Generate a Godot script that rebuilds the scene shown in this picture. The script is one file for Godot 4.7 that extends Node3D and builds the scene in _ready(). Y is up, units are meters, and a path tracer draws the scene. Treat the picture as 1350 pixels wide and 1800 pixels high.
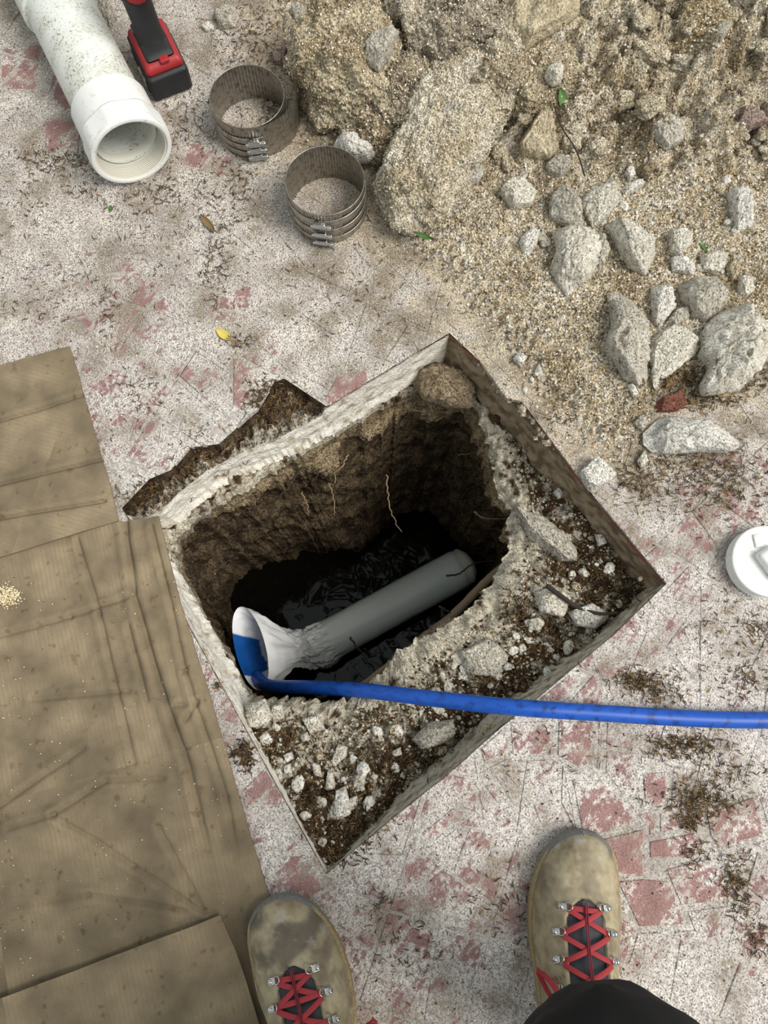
extends Node3D
# A square hole cut in a dusty tiled patio, seen from standing height: pit with a bagged drain pipe, soil heap, couplings, cardboard and boots.

const F := 1354.0          # focal length in pixels of the 1350 x 1800 frame
const H := 1.15            # height of the camera
const TILT := 13.0         # degrees the view leans forward from straight down
const X0 := -0.88
const Z0 := -1.38
const XW := 1.76
const ZW := 1.92

var cam_basis := Basis(Vector3.RIGHT, deg_to_rad(-(90.0 - TILT)))
var rng := RandomNumberGenerator.new()
var used := {}
var M := {}
var T := {}
var nz := {}

# ---------------------------------------------------------------- helpers: picking points
func G(px: float, py: float, y := 0.0) -> Vector3:
	var d: Vector3 = cam_basis * Vector3((px - 675.0) / F, -(py - 900.0) / F, -1.0)
	return Vector3(0, H, 0) + d * ((y - H) / d.y)

func G2(px: float, py: float, y := 0.0) -> Vector2:
	var p := G(px, py, y)
	return Vector2(p.x, p.z)

func px_poly(a: Array, y := 0.0) -> PackedVector2Array:
	var o := PackedVector2Array()
	for i in range(0, a.size(), 2):
		o.append(G2(a[i], a[i + 1], y))
	return o

func hit(px: float, py: float) -> Vector3:
	var y := 0.0
	var p := Vector3.ZERO
	for k in 7:
		p = G(px, py, y)
		y = lerpf(y, top_h(p.x, p.z), 0.8)
	p = G(px, py, y)
	return p

var clods := []     # [centre, half sizes, turn]
func top_h(x: float, z: float) -> float:
	var h := ground_h(x, z)
	for e in clods:
		var q: Vector3 = (Vector3(x, 0, z) - e[0]).rotated(Vector3.UP, -e[2])
		var s: Vector3 = e[1]
		var k := 1.0 - pow(q.x / s.x, 2.0) - pow(q.z / s.z, 2.0)
		if k > 0.0: h = maxf(h, e[0].y + s.y * sqrt(k) * 1.06)
	return h

func lin(r: float, g: float, b: float) -> Color:
	return Color(r / 255.0, g / 255.0, b / 255.0).srgb_to_linear()

func noise(called: String, freq: float, oct := 4, type := FastNoiseLite.TYPE_SIMPLEX_SMOOTH) -> FastNoiseLite:
	if nz.has(called):
		return nz[called]
	var n := FastNoiseLite.new()
	n.seed = called.hash() % 100000
	n.frequency = freq
	n.noise_type = type
	n.fractal_octaves = oct
	n.fractal_type = FastNoiseLite.FRACTAL_FBM if oct > 1 else FastNoiseLite.FRACTAL_NONE
	nz[called] = n
	return n

# ---------------------------------------------------------------- helpers: nodes
func numbered(called: String) -> String:
	var k: int = used.get(called, 0)
	used[called] = k + 1
	return called if k == 0 else "%s_%03d" % [called, k]

func tag(o: Node3D, label: String, category: String, group := "", kind := "") -> void:
	if label: o.set_meta("label", label)
	if category: o.set_meta("category", category)
	if group: o.set_meta("group", group)
	if kind: o.set_meta("kind", kind)

func base(called: String, at: Vector3, label := "", category := "", group := "", kind := "") -> Node3D:
	var o := Node3D.new()
	o.name = numbered(called)
	add_child(o)
	o.position = at
	tag(o, label, category, group, kind)
	return o

func put(called: String, mesh: Mesh, m: Material, parent: Node = null, at := Vector3.ZERO) -> MeshInstance3D:
	var o := MeshInstance3D.new()
	o.mesh = mesh
	o.material_override = m
	o.position = at
	o.cast_shadow = GeometryInstance3D.SHADOW_CASTING_SETTING_ON
	if parent:
		o.name = called
		parent.add_child(o, true)
	else:
		o.name = numbered(called)
		add_child(o)
	return o

# ---------------------------------------------------------------- helpers: meshes
func arr_mesh(v: PackedVector3Array, n: PackedVector3Array, uv: PackedVector2Array, c: PackedColorArray, idx: PackedInt32Array) -> ArrayMesh:
	var a := []
	a.resize(Mesh.ARRAY_MAX)
	a[Mesh.ARRAY_VERTEX] = v
	a[Mesh.ARRAY_NORMAL] = n
	if uv.size(): a[Mesh.ARRAY_TEX_UV] = uv
	if c.size(): a[Mesh.ARRAY_COLOR] = c
	a[Mesh.ARRAY_INDEX] = idx
	var m := ArrayMesh.new()
	m.add_surface_from_arrays(Mesh.PRIMITIVE_TRIANGLES, a)
	return m

func smooth_normals(v: PackedVector3Array, idx: PackedInt32Array) -> PackedVector3Array:
	var n := PackedVector3Array()
	n.resize(v.size())
	for i in range(0, idx.size(), 3):
		var a := idx[i]
		var b := idx[i + 1]
		var c := idx[i + 2]
		var f := (v[c] - v[a]).cross(v[b] - v[a])
		n[a] += f
		n[b] += f
		n[c] += f
	for i in n.size():
		n[i] = n[i].normalized() if n[i].length_squared() > 0.0 else Vector3.UP
	return n

# grid of nv rows of nu points; closed joins the ends of each row
func grid(v: PackedVector3Array, nu: int, nv: int, closed := false, flip := false, c := PackedColorArray(), uv := PackedVector2Array(), keep := PackedByteArray()) -> ArrayMesh:
	var idx := PackedInt32Array()
	var w := nu if closed else nu - 1
	for j in nv - 1:
		for i in w:
			var a := j * nu + i
			var b := j * nu + (i + 1) % nu
			var d := a + nu
			var e := b + nu
			if keep.size() and not (keep[a] or keep[b] or keep[d] or keep[e]):
				continue
			if flip:
				idx.append_array(PackedInt32Array([a, d, b, b, d, e]))
			else:
				idx.append_array(PackedInt32Array([a, b, d, b, e, d]))
	return arr_mesh(v, smooth_normals(v, idx), uv, c, idx)

func join(list: Array) -> ArrayMesh:
	var st := SurfaceTool.new()
	st.begin(Mesh.PRIMITIVE_TRIANGLES)
	for e in list:
		if e is Array:
			st.append_from(e[0], 0, e[1])
		else:
			st.append_from(e, 0, Transform3D())
	return st.commit()

# tube through points with a radius each, rounded ends
func tube(pts: PackedVector3Array, rad: PackedFloat32Array, sides := 10, caps := true, squash := 1.0) -> ArrayMesh:
	var v := PackedVector3Array()
	var n := pts.size()
	var up := Vector3.UP
	var rows := 0
	var d0 := (pts[1] - pts[0]).normalized()
	if absf(d0.dot(up)) > 0.9: up = Vector3.RIGHT
	var side := d0.cross(up).normalized()
	for i in n:
		var d := (pts[mini(i + 1, n - 1)] - pts[maxi(i - 1, 0)]).normalized()
		side = (side - d * side.dot(d)).normalized()
		var u2 := side.cross(d).normalized()
		if i == 0 and caps:
			for k in [[0.0, 1.0], [0.6, 0.7]]:
				for s in sides:
					var t := TAU * s / sides
					v.append(pts[0] - d * rad[0] * float(k[1]) * 0.5 + (side * cos(t) + u2 * sin(t) * squash) * rad[0] * float(k[0]))
				rows += 1
		for s in sides:
			var t := TAU * s / sides
			v.append(pts[i] + (side * cos(t) + u2 * sin(t) * squash) * rad[i])
		rows += 1
		if i == n - 1 and caps:
			for k in [[0.6, 0.7], [0.0, 1.0]]:
				for s in sides:
					var t := TAU * s / sides
					v.append(pts[i] + d * rad[i] * float(k[1]) * 0.5 + (side * cos(t) + u2 * sin(t) * squash) * rad[i] * float(k[0]))
				rows += 1
	return grid(v, sides, rows, true, false)

# flat ribbon with thickness
func ribbon(pts: PackedVector3Array, ups: PackedVector3Array, width: float, thick: float) -> ArrayMesh:
	var v := PackedVector3Array()
	var n := pts.size()
	for i in n:
		var d := (pts[mini(i + 1, n - 1)] - pts[maxi(i - 1, 0)]).normalized()
		var up: Vector3 = ups[i]
		var s := d.cross(up).normalized()
		var u := s.cross(d).normalized()
		var w := width * 0.5
		var t := thick * 0.5
		for k in [[-1.0, 0.0], [-0.85, 1.0], [0.0, 1.25], [0.85, 1.0], [1.0, 0.0], [0.85, -1.0], [-0.85, -1.0]]:
			v.append(pts[i] + s * w * float(k[0]) + u * t * float(k[1]))
	return grid(v, 7, n, true, true)

# profile of (radius, height) turned about y
func lathe(prof: PackedVector2Array, seg := 48, flip := false, ripple := 0.0, ripples := 0) -> ArrayMesh:
	var v := PackedVector3Array()
	for p in prof:
		for s in seg:
			var t := TAU * s / seg
			var r := p.x + ripple * cos(t * ripples) * (1.0 if p.x > 0.001 else 0.0)
			v.append(Vector3(cos(t) * r, p.y, sin(t) * r))
	return grid(v, seg, prof.size(), true, flip)

# bevelled box made of rounded slices
func rbox(size: Vector3, r := 0.003, taper := 1.0) -> ArrayMesh:
	var hx := size.x / 2.0
	var hz := size.z / 2.0
	var poly := PackedVector2Array()
	for q in [[1, 1, 0.0], [-1, 1, PI / 2], [-1, -1, PI], [1, -1, PI * 1.5]]:
		for k in 4:
			var t: float = q[2] + PI / 2 * k / 3.0
			poly.append(Vector2(q[0] * (hx - r) + cos(t) * r, q[1] * (hz - r) + sin(t) * r))
	var v := PackedVector3Array()
	var lev := [[0.0, 0.0], [1.0 - r / hx * 1.0, 0.0], [1.0 - r / hx * 0.3, r * 0.3], [1.0, r], [1.0, size.y - r], [1.0 - r / hx * 0.3, size.y - r * 0.3], [1.0 - r / hx, size.y], [0.0, size.y]]
	for l in lev:
		var k: float = l[0]
		var tp: float = lerpf(1.0, taper, float(l[1]) / size.y)
		for p in poly:
			v.append(Vector3(p.x * k * tp, l[1], p.y * k * tp))
	return grid(v, poly.size(), lev.size(), true, true)

# prism of a polygon in x-z with a bevelled top
func prism(poly: PackedVector2Array, y0: float, y1: float, bevel: float, world_uv := Vector2.ZERO) -> ArrayMesh:
	var p := poly
	if Geometry2D.is_polygon_clockwise(p):
		p = p.duplicate()
		p.reverse()
	var ins := Geometry2D.offset_polygon(p, -bevel, Geometry2D.JOIN_MITER)
	var top: PackedVector2Array = ins[0] if ins.size() else p
	var v := PackedVector3Array()
	var uv := PackedVector2Array()
	var idx := PackedInt32Array()
	var tri := Geometry2D.triangulate_polygon(top)
	for q in top:
		v.append(Vector3(q.x, y1, q.y))
	for i in range(0, tri.size(), 3):
		var a := top[tri[i]]
		var b := top[tri[i + 1]]
		var c := top[tri[i + 2]]
		if (b - a).cross(c - a) > 0.0:
			idx.append_array(PackedInt32Array([tri[i], tri[i + 1], tri[i + 2]]))
		else:
			idx.append_array(PackedInt32Array([tri[i], tri[i + 2], tri[i + 1]]))
	var n := PackedVector3Array()
	for q in top: n.append(Vector3.UP)
	var same := top.size() == p.size()
	var shift := 0
	if same:
		var best := 1e9
		for s in top.size():
			var d := 0.0
			for i in top.size(): d += top[(i + s) % top.size()].distance_squared_to(p[i])
			if d < best:
				best = d
				shift = s
	for i in p.size():
		var a := p[i]
		var b := p[(i + 1) % p.size()]
		var ta := top[(i + shift) % top.size()] if same else a
		var tb := top[(i + 1 + shift) % top.size()] if same else b
		var o := (b - a).orthogonal().normalized()
		if o.dot(a - p[(i + 2) % p.size()]) < 0.0: pass
		var out := Vector3((b - a).y, 0, -(b - a).x).normalized()
		var k := v.size()
		v.append_array(PackedVector3Array([Vector3(a.x, y1 - bevel, a.y), Vector3(b.x, y1 - bevel, b.y), Vector3(tb.x, y1, tb.y), Vector3(ta.x, y1, ta.y), Vector3(a.x, y0, a.y), Vector3(b.x, y0, b.y), Vector3(b.x, y1 - bevel, b.y), Vector3(a.x, y1 - bevel, a.y)]))
		var bev := (out + Vector3.UP).normalized()
		n.append_array(PackedVector3Array([bev, bev, bev, bev, out, out, out, out]))
		idx.append_array(PackedInt32Array([k, k + 1, k + 2, k, k + 2, k + 3, k + 4, k + 5, k + 6, k + 4, k + 6, k + 7]))
	for q in v:
		uv.append(Vector2((q.x + world_uv.x - X0) / XW, (q.z + world_uv.y - Z0) / ZW))
	return arr_mesh(v, n, uv, PackedColorArray(), idx)

# ball whose surface is pushed about by noise; f is called with the unit direction
func blob(size: Vector3, nu: int, nv: int, rough: float, freq: float, col_a: Color, col_b: Color, off := Vector3.ZERO, boxy := 0.0) -> ArrayMesh:
	var v := PackedVector3Array()
	var c := PackedColorArray()
	var n1 := noise("blob", 1.0, 5)
	var n2 := noise("blob_cell", 1.0, 2, FastNoiseLite.TYPE_CELLULAR)
	var n3 := noise("blob_fine", 110.0, 2)
	for j in nv:
		var th := PI * j / (nv - 1)
		for i in nu:
			var ph := TAU * i / nu
			var d := Vector3(sin(th) * cos(ph), cos(th), sin(th) * sin(ph))
			if boxy > 0.0:
				var m := maxf(absf(d.x), maxf(absf(d.y), absf(d.z)))
				d = d.lerp(d / m * 0.82, boxy)
			var p := d * size
			var q := p * freq + off
			var k := n1.get_noise_3dv(q) * 1.3 + (n2.get_noise_3dv(q * 1.6) + 0.6) * 0.5
			var fine := n1.get_noise_3dv(q * 7.0 + Vector3(9, 3, 1))
			p += d.normalized() * (k * rough + fine * rough * 0.4 + n3.get_noise_3dv(p + off) * 0.0035)
			v.append(p)
			var t := clampf(n1.get_noise_3dv(q * 0.8 + Vector3(31, 7, 0)) * 1.2 + 0.5 + fine * 0.5, 0.0, 1.0)
			c.append(col_a.lerp(col_b, t))
	return grid(v, nu, nv, true, false, c)

# stone from a traced outline (around its own centre), lying flat, h thick
func stone(poly: PackedVector2Array, h: float, seed_off: float, col_a: Color, col_b: Color, seg := 40) -> ArrayMesh:
	var per := 0.0
	var n := poly.size()
	var cum := PackedFloat32Array([0.0])
	for i in n:
		per += poly[i].distance_to(poly[(i + 1) % n])
		cum.append(per)
	var ring := PackedVector2Array()
	var k := 0
	for s in seg:
		var t := per * s / seg
		while cum[k + 1] < t: k += 1
		ring.append(poly[k].lerp(poly[(k + 1) % n], (t - cum[k]) / maxf(cum[k + 1] - cum[k], 1e-6)))
	if not Geometry2D.is_polygon_clockwise(ring):
		ring.reverse()
	var lev := [[0.0, -0.12], [0.7, -0.12], [0.94, -0.05], [0.99, 0.15], [1.0, 0.35], [0.99, 0.5], [0.97, 0.65], [0.94, 0.8], [0.89, 0.92], [0.82, 1.0], [0.74, 1.04], [0.66, 1.06], [0.58, 1.08], [0.5, 1.09], [0.42, 1.1], [0.34, 1.1], [0.26, 1.1], [0.18, 1.1], [0.1, 1.1], [0.0, 1.1]]
	var v := PackedVector3Array()
	var c := PackedColorArray()
	var n1 := noise("stone", 1.0, 4)
	var nf := noise("stone_fine", 150.0, 3)
	var size := per / 7.0
	var fr := 2.1 / maxf(size, 0.004)
	var fk := 1.0 if size > 0.012 else 0.35
	# flat broken faces: planes that cut the lump
	var r2 := RandomNumberGenerator.new()
	r2.seed = int(seed_off * 71.0) + 5
	var cuts := []
	for q in 13:
		var a := r2.randf() * TAU
		var el := r2.randf_range(0.25, 1.35)
		var nn := Vector3(cos(a) * cos(el), sin(el), sin(a) * cos(el))
		var ext := 0.0
		for p in ring: ext = maxf(ext, nn.dot(Vector3(p.x * 0.9, h * 0.8, p.y * 0.9)))
		cuts.append([nn, ext * r2.randf_range(0.7, 0.98)])
	for l in lev:
		for p in ring:
			var q := Vector3(p.x * float(l[0]), h * float(l[1]), p.y * float(l[0]))
			var s := q * fr + Vector3(seed_off * 7.3, seed_off * 3.1, 0)
			if float(l[1]) > 0.2:
				q.y += n1.get_noise_3dv(s * 0.6) * minf(h, size) * 0.5
				for k2 in cuts:
					var ov: float = q.dot(k2[0]) - k2[1]
					if ov > 0.0: q -= k2[0] * ov
				var dirn := (Vector3(q.x, 0, q.z) * 0.6 + Vector3.UP * h * 0.5).normalized()
				q += dirn * (n1.get_noise_3dv(s * 2.0) * minf(h, size) * 0.14 + nf.get_noise_3dv(q + Vector3(seed_off, 0, 0)) * 0.0022 * fk)
			v.append(q)
			var t := clampf(0.5 + n1.get_noise_3dv(s * 1.3 + Vector3(50, 0, 0)) * 1.0 + n1.get_noise_3dv(s * 5.0) * 0.7, 0.0, 1.0)
			c.append(col_a.lerp(col_b, t))
	return grid(v, seg, lev.size(), true, false, c)

# ---------------------------------------------------------------- textures and materials
func seamless(called: String, freq: float, oct: int, w := 512, cell := false) -> Image:
	var n := FastNoiseLite.new()
	n.seed = called.hash() % 9999
	n.frequency = freq
	n.fractal_octaves = oct
	n.noise_type = FastNoiseLite.TYPE_CELLULAR if cell else FastNoiseLite.TYPE_SIMPLEX_SMOOTH
	return n.get_seamless_image(w, w, false, false, 0.12)

func tex(im: Image) -> ImageTexture:
	return ImageTexture.create_from_image(im)

# grain: grey multiplier texture made of several noises, with light and dark specks
func grain_image(called: String, lo: float, specks: float, f1 := 0.03, f2 := 0.1, w := 512, gain := 1.7) -> Image:
	var a := seamless(called + "a", f1, 4, w).get_data()
	var b := seamless(called + "b", f2, 3, w).get_data()
	var o := PackedByteArray()
	o.resize(a.size())
	for i in a.size():
		var x := a[i] / 255.0
		var y := b[i] / 255.0
		var t := lo + (1.0 - lo) * clampf((0.3 * x + 0.7 * y - 0.5) * gain + 0.72, 0.0, 1.0)
		if y < specks: t *= lerpf(0.45, 1.0, y / specks)
		o[i] = int(clampf(t, 0.0, 1.0) * 255.0)
	return Image.create_from_data(w, w, false, Image.FORMAT_L8, o)

func normal_of(im: Image, k: float) -> ImageTexture:
	var c := im.duplicate() as Image
	c.convert(Image.FORMAT_RGBA8)
	c.bump_map_to_normal_map(k)
	return ImageTexture.create_from_image(c)

func mat(called: String, col: Color, rough := 0.9, metal := 0.0) -> StandardMaterial3D:
	var m := StandardMaterial3D.new()
	m.resource_name = called
	m.albedo_color = col
	m.roughness = rough
	m.metallic = metal
	M[called] = m
	return m

func tri(m: StandardMaterial3D, albedo: Texture2D, norm: Texture2D, scale: float, nscale := 1.0, world := false) -> StandardMaterial3D:
	m.uv1_triplanar = true
	m.uv1_world_triplanar = world
	m.uv1_scale = Vector3.ONE * scale
	if albedo: m.albedo_texture = albedo
	if norm:
		m.normal_enabled = true
		m.normal_texture = norm
		m.normal_scale = nscale
	return m

func c8(r: int, g: int, b: int) -> Color:
	return Color8(r, g, b)

# the patio's dust: rows of the two big pictures, made on several threads
const TS := 2048
var rows_tile := []
var rows_bed := []
var rows_h := []
var bare_map := PackedFloat32Array()     # tiles wiped nearly clean
var soiled := PackedFloat32Array()       # where soil was dropped and trodden in
var near_mound := PackedFloat32Array()   # coarse map of how far a spot lies from the heap
const NM := 256

func dust_row(j: int) -> void:
	var a := PackedByteArray()
	var b := PackedByteArray()
	var hh := PackedByteArray()
	a.resize(TS * 3)
	b.resize(TS * 3)
	hh.resize(TS)
	var n1: FastNoiseLite = nz["d1"]
	var n2: FastNoiseLite = nz["d2"]
	var n3: FastNoiseLite = nz["d3"]
	var n4: FastNoiseLite = nz["d4"]
	var n5: FastNoiseLite = nz["d5"]
	var n6: FastNoiseLite = nz["d6"]
	var z := Z0 + ZW * (j + 0.5) / TS
	var nj := mini(j * NM / TS, NM - 1) * NM
	for i in TS:
		var x := X0 + XW * (i + 0.5) / TS
		var big := n1.get_noise_2d(x, z)
		var mid := n2.get_noise_2d(x, z)
		var fin := n3.get_noise_2d(x, z)
		var spk := n4.get_noise_2d(x, z)
		var dirt := n5.get_noise_2d(x, z)
		var scr := n6.get_noise_2d(x * 1.0 + z * 0.9, (z - x) * 0.22)
		var sand := near_mound[nj + mini(i * NM / TS, NM - 1)]          # 1 at the heap, 0 away from it
		var far := clampf((-0.33 - z) * 3.0 + mid * 0.8 + big * 0.6, 0.0, 1.0)   # the greyer, sandier side behind the hole
		# how thick the dust lies
		var bare := bare_map[nj + mini(i * NM / TS, NM - 1)]
		var cover := 0.7 - bare * (0.5 + 0.45 * far) + big * 0.62 + mid * 0.8 + fin * 0.5 + scr * 0.5 + far * 0.38 + sand * 0.9
		var d := clampf((cover + 0.06) * 2.2, 0.2, 1.0) * 0.95
		# colour of the dust
		var w := clampf(0.5 + big * 0.5 + mid * 0.6, 0.0, 1.0)
		var r := lerpf(176.0, 204.0, w)
		var g := lerpf(171.0, 200.0, w)
		var bl := lerpf(166.0, 195.0, w)
		r = lerpf(r, lerpf(160.0, 196.0, w), far)
		g = lerpf(g, lerpf(155.0, 191.0, w), far)
		bl = lerpf(bl, lerpf(149.0, 183.0, w), far)
		var s2 := clampf(sand * 1.5 + mid * 0.8 + fin * 0.6 - 0.45, 0.0, 1.0)
		r = lerpf(r, 182.0, s2)
		g = lerpf(g, 172.0, s2)
		bl = lerpf(bl, 152.0, s2)
		# brown dirt and crumbs trodden in
		var br := clampf((dirt * 1.1 + fin * 1.0 + spk * 0.6 + sand * 0.25 + far * 0.1 + soiled[nj + mini(i * NM / TS, NM - 1)] - 0.42) * 2.4, 0.0, 0.72)
		r = lerpf(r, 112.0, br)
		g = lerpf(g, 102.0, br)
		bl = lerpf(bl, 86.0, br)
		var k := 1.0 + spk * lerpf(0.3, 0.44, far) + fin * 0.26
		if spk > 0.5: k += 0.14
		elif spk < -0.46: k -= 0.3
		r *= k
		g *= k
		bl *= k
		# tile under the dust
		var tr := 148.0 + mid * 24.0 + spk * 16.0
		var tg := 111.0 + mid * 18.0 + spk * 14.0
		var tb := 108.0 + mid * 16.0 + spk * 14.0
		var o := i * 3
		a[o] = clampi(int(lerpf(tr, r, d)), 0, 255)
		a[o + 1] = clampi(int(lerpf(tg, g, d)), 0, 255)
		a[o + 2] = clampi(int(lerpf(tb, bl, d)), 0, 255)
		var d2 := clampf(d * 0.7 + 0.3, 0.0, 1.0)
		b[o] = clampi(int(lerpf(168.0, r, d2)), 0, 255)
		b[o + 1] = clampi(int(lerpf(156.0, g, d2)), 0, 255)
		b[o + 2] = clampi(int(lerpf(148.0, bl, d2)), 0, 255)
		hh[i] = clampi(int(90.0 + d * 40.0 + spk * 50.0 + fin * 60.0 + br * 30.0), 0, 255)
	rows_tile[j] = a
	rows_bed[j] = b
	rows_h[j] = hh

func make_dust() -> void:
	noise("d1", 3.2, 3)
	noise("d2", 19.0, 4)
	noise("d3", 95.0, 3)
	noise("d4", 330.0, 2)
	noise("d5", 11.0, 4)
	noise("d6", 60.0, 2)
	rows_tile.resize(TS)
	rows_bed.resize(TS)
	rows_h.resize(TS)
	near_mound.resize(NM * NM)
	soiled.resize(NM * NM)
	bare_map.resize(NM * NM)
	var clean := []
	for e in traced: clean.append(px_poly(e))
	for e in [[310, 640, 345, 655, 300, 700], [380, 520, 440, 500, 430, 570, 370, 560], [460, 580, 520, 590, 500, 640, 450, 620], [90, 130, 140, 120, 160, 200, 100, 190], [10, 90, 70, 80, 60, 160, 5, 150], [80, 215, 150, 210, 140, 260, 85, 265], [330, 250, 400, 270, 390, 310, 320, 290], [1270, 880, 1310, 900, 1290, 940], [1060, 1080, 1110, 1060, 1120, 1110], [1290, 1650, 1340, 1640, 1345, 1710, 1300, 1720], [930, 1400, 1000, 1395, 990, 1460, 940, 1450], [480, 1520, 540, 1500, 560, 1560, 500, 1570]]: clean.append(px_poly(e))
	var heaps := []
	for e in [[1230, 860, 0.13], [1280, 960, 0.07], [1180, 830, 0.1], [430, 70, 0.09], [330, 240, 0.05], [520, 460, 0.08], [640, 560, 0.08], [1250, 1400, 0.05], [1120, 1200, 0.04], [880, 1560, 0.05], [180, 560, 0.07], [80, 300, 0.05], [700, 600, 0.07], [1290, 730, 0.08], [425, 1310, 0.05]]:
		heaps.append([G2(e[0], e[1]), e[2]])
	for j in NM:
		for i in NM:
			var p := Vector2(X0 + XW * (i + 0.5) / NM, Z0 + ZW * (j + 0.5) / NM)
			near_mound[j * NM + i] = clampf(1.0 + heap_in(p) / 0.13, 0.0, 1.0)
			var bm := 0.0
			for e in clean:
				if Geometry2D.is_point_in_polygon(p, e): bm = 1.0
			bare_map[j * NM + i] = bm
			var so := 0.0
			for e in heaps: so = maxf(so, 1.0 - p.distance_to(e[0]) / e[1] * 0.7)
			soiled[j * NM + i] = clampf(so, 0.0, 0.6) * 0.55
	var id := WorkerThreadPool.add_group_task(dust_row, TS)
	WorkerThreadPool.wait_for_group_task_completion(id)
	var a := PackedByteArray()
	var b := PackedByteArray()
	var c := PackedByteArray()
	for j in TS:
		a.append_array(rows_tile[j])
		b.append_array(rows_bed[j])
		c.append_array(rows_h[j])
	T.tile = tex(Image.create_from_data(TS, TS, false, Image.FORMAT_RGB8, a))
	T.bed = tex(Image.create_from_data(TS, TS, false, Image.FORMAT_RGB8, b))
	T.dust_n = normal_of(Image.create_from_data(TS, TS, false, Image.FORMAT_L8, c), 2.2)
	rows_tile.clear()
	rows_bed.clear()
	rows_h.clear()

func make_materials() -> void:
	var g1 := grain_image("soil", 0.4, 0.34, 0.02, 0.085, 1024, 2.6)
	T.soil = tex(g1)
	T.soil_n = normal_of(g1, 9.0)
	var g2 := grain_image("rock", 0.62, 0.34, 0.02, 0.07, 1024, 2.2)
	T.rock = tex(g2)
	T.plaster = tex(grain_image("lime", 0.84, 0.25, 0.02, 0.09, 1024))
	T.rock_n = normal_of(g2, 12.0)
	var g3 := grain_image("fine", 0.82, 0.16, 0.02, 0.2)
	T.fine = tex(g3)
	T.fine_n = normal_of(g3, 2.0)
	for e in [["soil", 2.7, 1.3], ["pit", 2.3, 1.3]]:
		var m := mat(e[0], Color.WHITE, 0.97)
		m.vertex_color_use_as_albedo = true
		m.metallic_specular = 0.2
		tri(m, T.soil, T.soil_n, e[1], e[2])
	for e in [["rock", 3.2, 1.2], ["plaster", 3.0, 0.8]]:
		var m := mat(e[0], Color.WHITE, 0.93)
		m.vertex_color_use_as_albedo = true
		m.metallic_specular = 0.25
		tri(m, T.rock if e[0] == "rock" else T.plaster, T.rock_n, e[1], e[2])
	var sw := mat("soil_world", Color.WHITE, 0.97)
	sw.vertex_color_use_as_albedo = true
	sw.metallic_specular = 0.2
	tri(sw, T.soil, T.soil_n, 2.7, 1.3, true)
	var c := mat("crumb", Color.WHITE, 0.95)
	c.vertex_color_use_as_albedo = true
	c.metallic_specular = 0.2
	for e in [["tile", T.tile], ["bed", T.bed]]:
		var m := mat(e[0], Color.WHITE, 0.92)
		m.albedo_texture = e[1]
		m.normal_enabled = true
		m.normal_texture = T.dust_n
		m.normal_scale = 0.9
		m.metallic_specular = 0.3
	# cardboard: brown kraft paper, faint flutes, stains
	M.card = card_material("card", 128, 115, 94)
	M.card_edge = mat("card_edge", c8(112, 92, 66), 0.95)
	# plastics and metals
	var pvc := mat("pvc", c8(228, 232, 230), 0.36)
	tri(pvc, pvc_texture(), null, 2.6)
	mat("pvc_clean", c8(232, 234, 231), 0.36)
	tri(M.pvc_clean, T.pvc_light, null, 5.0)
	mat("pvc_inside", c8(214, 212, 200), 0.5)
	var st := mat("steel", c8(164, 159, 150), 0.38, 0.85)
	tri(st, T.steel, T.fine_n, 9.0, 0.25)
	var sd := mat("steel_dirty", c8(172, 167, 158), 0.4, 0.85)
	tri(sd, T.steel, T.fine_n, 7.0, 0.4)
	mat("screw", c8(196, 196, 194), 0.22, 1.0)
	mat("tool_black", c8(38, 39, 41), 0.55)
	tri(M.tool_black, T.fine, T.fine_n, 14.0, 0.4)
	mat("tool_red", c8(166, 38, 44), 0.5)
	tri(M.tool_red, T.fine, T.fine_n, 12.0, 0.3)
	var hose := mat("hose", c8(18, 84, 184), 0.42)
	tri(hose, T.hose, null, 3.0)
	var bag := mat("bag", Color.WHITE, 0.36)
	bag.vertex_color_use_as_albedo = true
	bag.backlight_enabled = true
	bag.backlight = Color(0.25, 0.26, 0.27)
	mat("water", c8(16, 14, 10), 0.03)
	M.water.metallic_specular = 0.36
	var bark := mat("bark", c8(150, 132, 108), 0.9)
	tri(bark, T.rock, T.rock_n, 22.0, 1.0)
	mat("root", c8(142, 122, 98), 0.9)
	mat("dark_root", c8(52, 42, 34), 0.9)
	# boots
	var lea := mat("leather", Color.WHITE, 0.62)
	lea.vertex_color_use_as_albedo = true
	tri(lea, T.fine, T.fine_n, 7.0, 0.5)
	mat("rand", c8(128, 130, 128), 0.75)
	tri(M.rand, T.rock, T.rock_n, 8.0, 0.4)
	mat("sole", c8(176, 156, 116), 0.85)
	tri(M.sole, T.rock, T.rock_n, 8.0, 0.5)
	mat("tongue", c8(52, 54, 62), 0.5)
	tri(M.tongue, T.fine, T.fine_n, 10.0, 0.5)
	mat("lace", c8(164, 50, 58), 0.75)
	tri(M.lace, T.lace, null, 30.0)
	mat("lace_dark", c8(120, 26, 38), 0.75)
	mat("cloth", c8(17, 17, 19), 0.95)
	tri(M.cloth, T.fine, T.fine_n, 8.0, 0.6)
	for e in [["leaf_yellow", 205, 188, 96], ["leaf_green", 74, 110, 48], ["leaf_brown", 128, 104, 70], ["leaf_pale", 196, 180, 140]]:
		var m := mat(e[0], c8(e[1], e[2], e[3]), 0.6)
		m.backlight_enabled = true
		m.backlight = Color(0.2, 0.2, 0.1)

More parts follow.
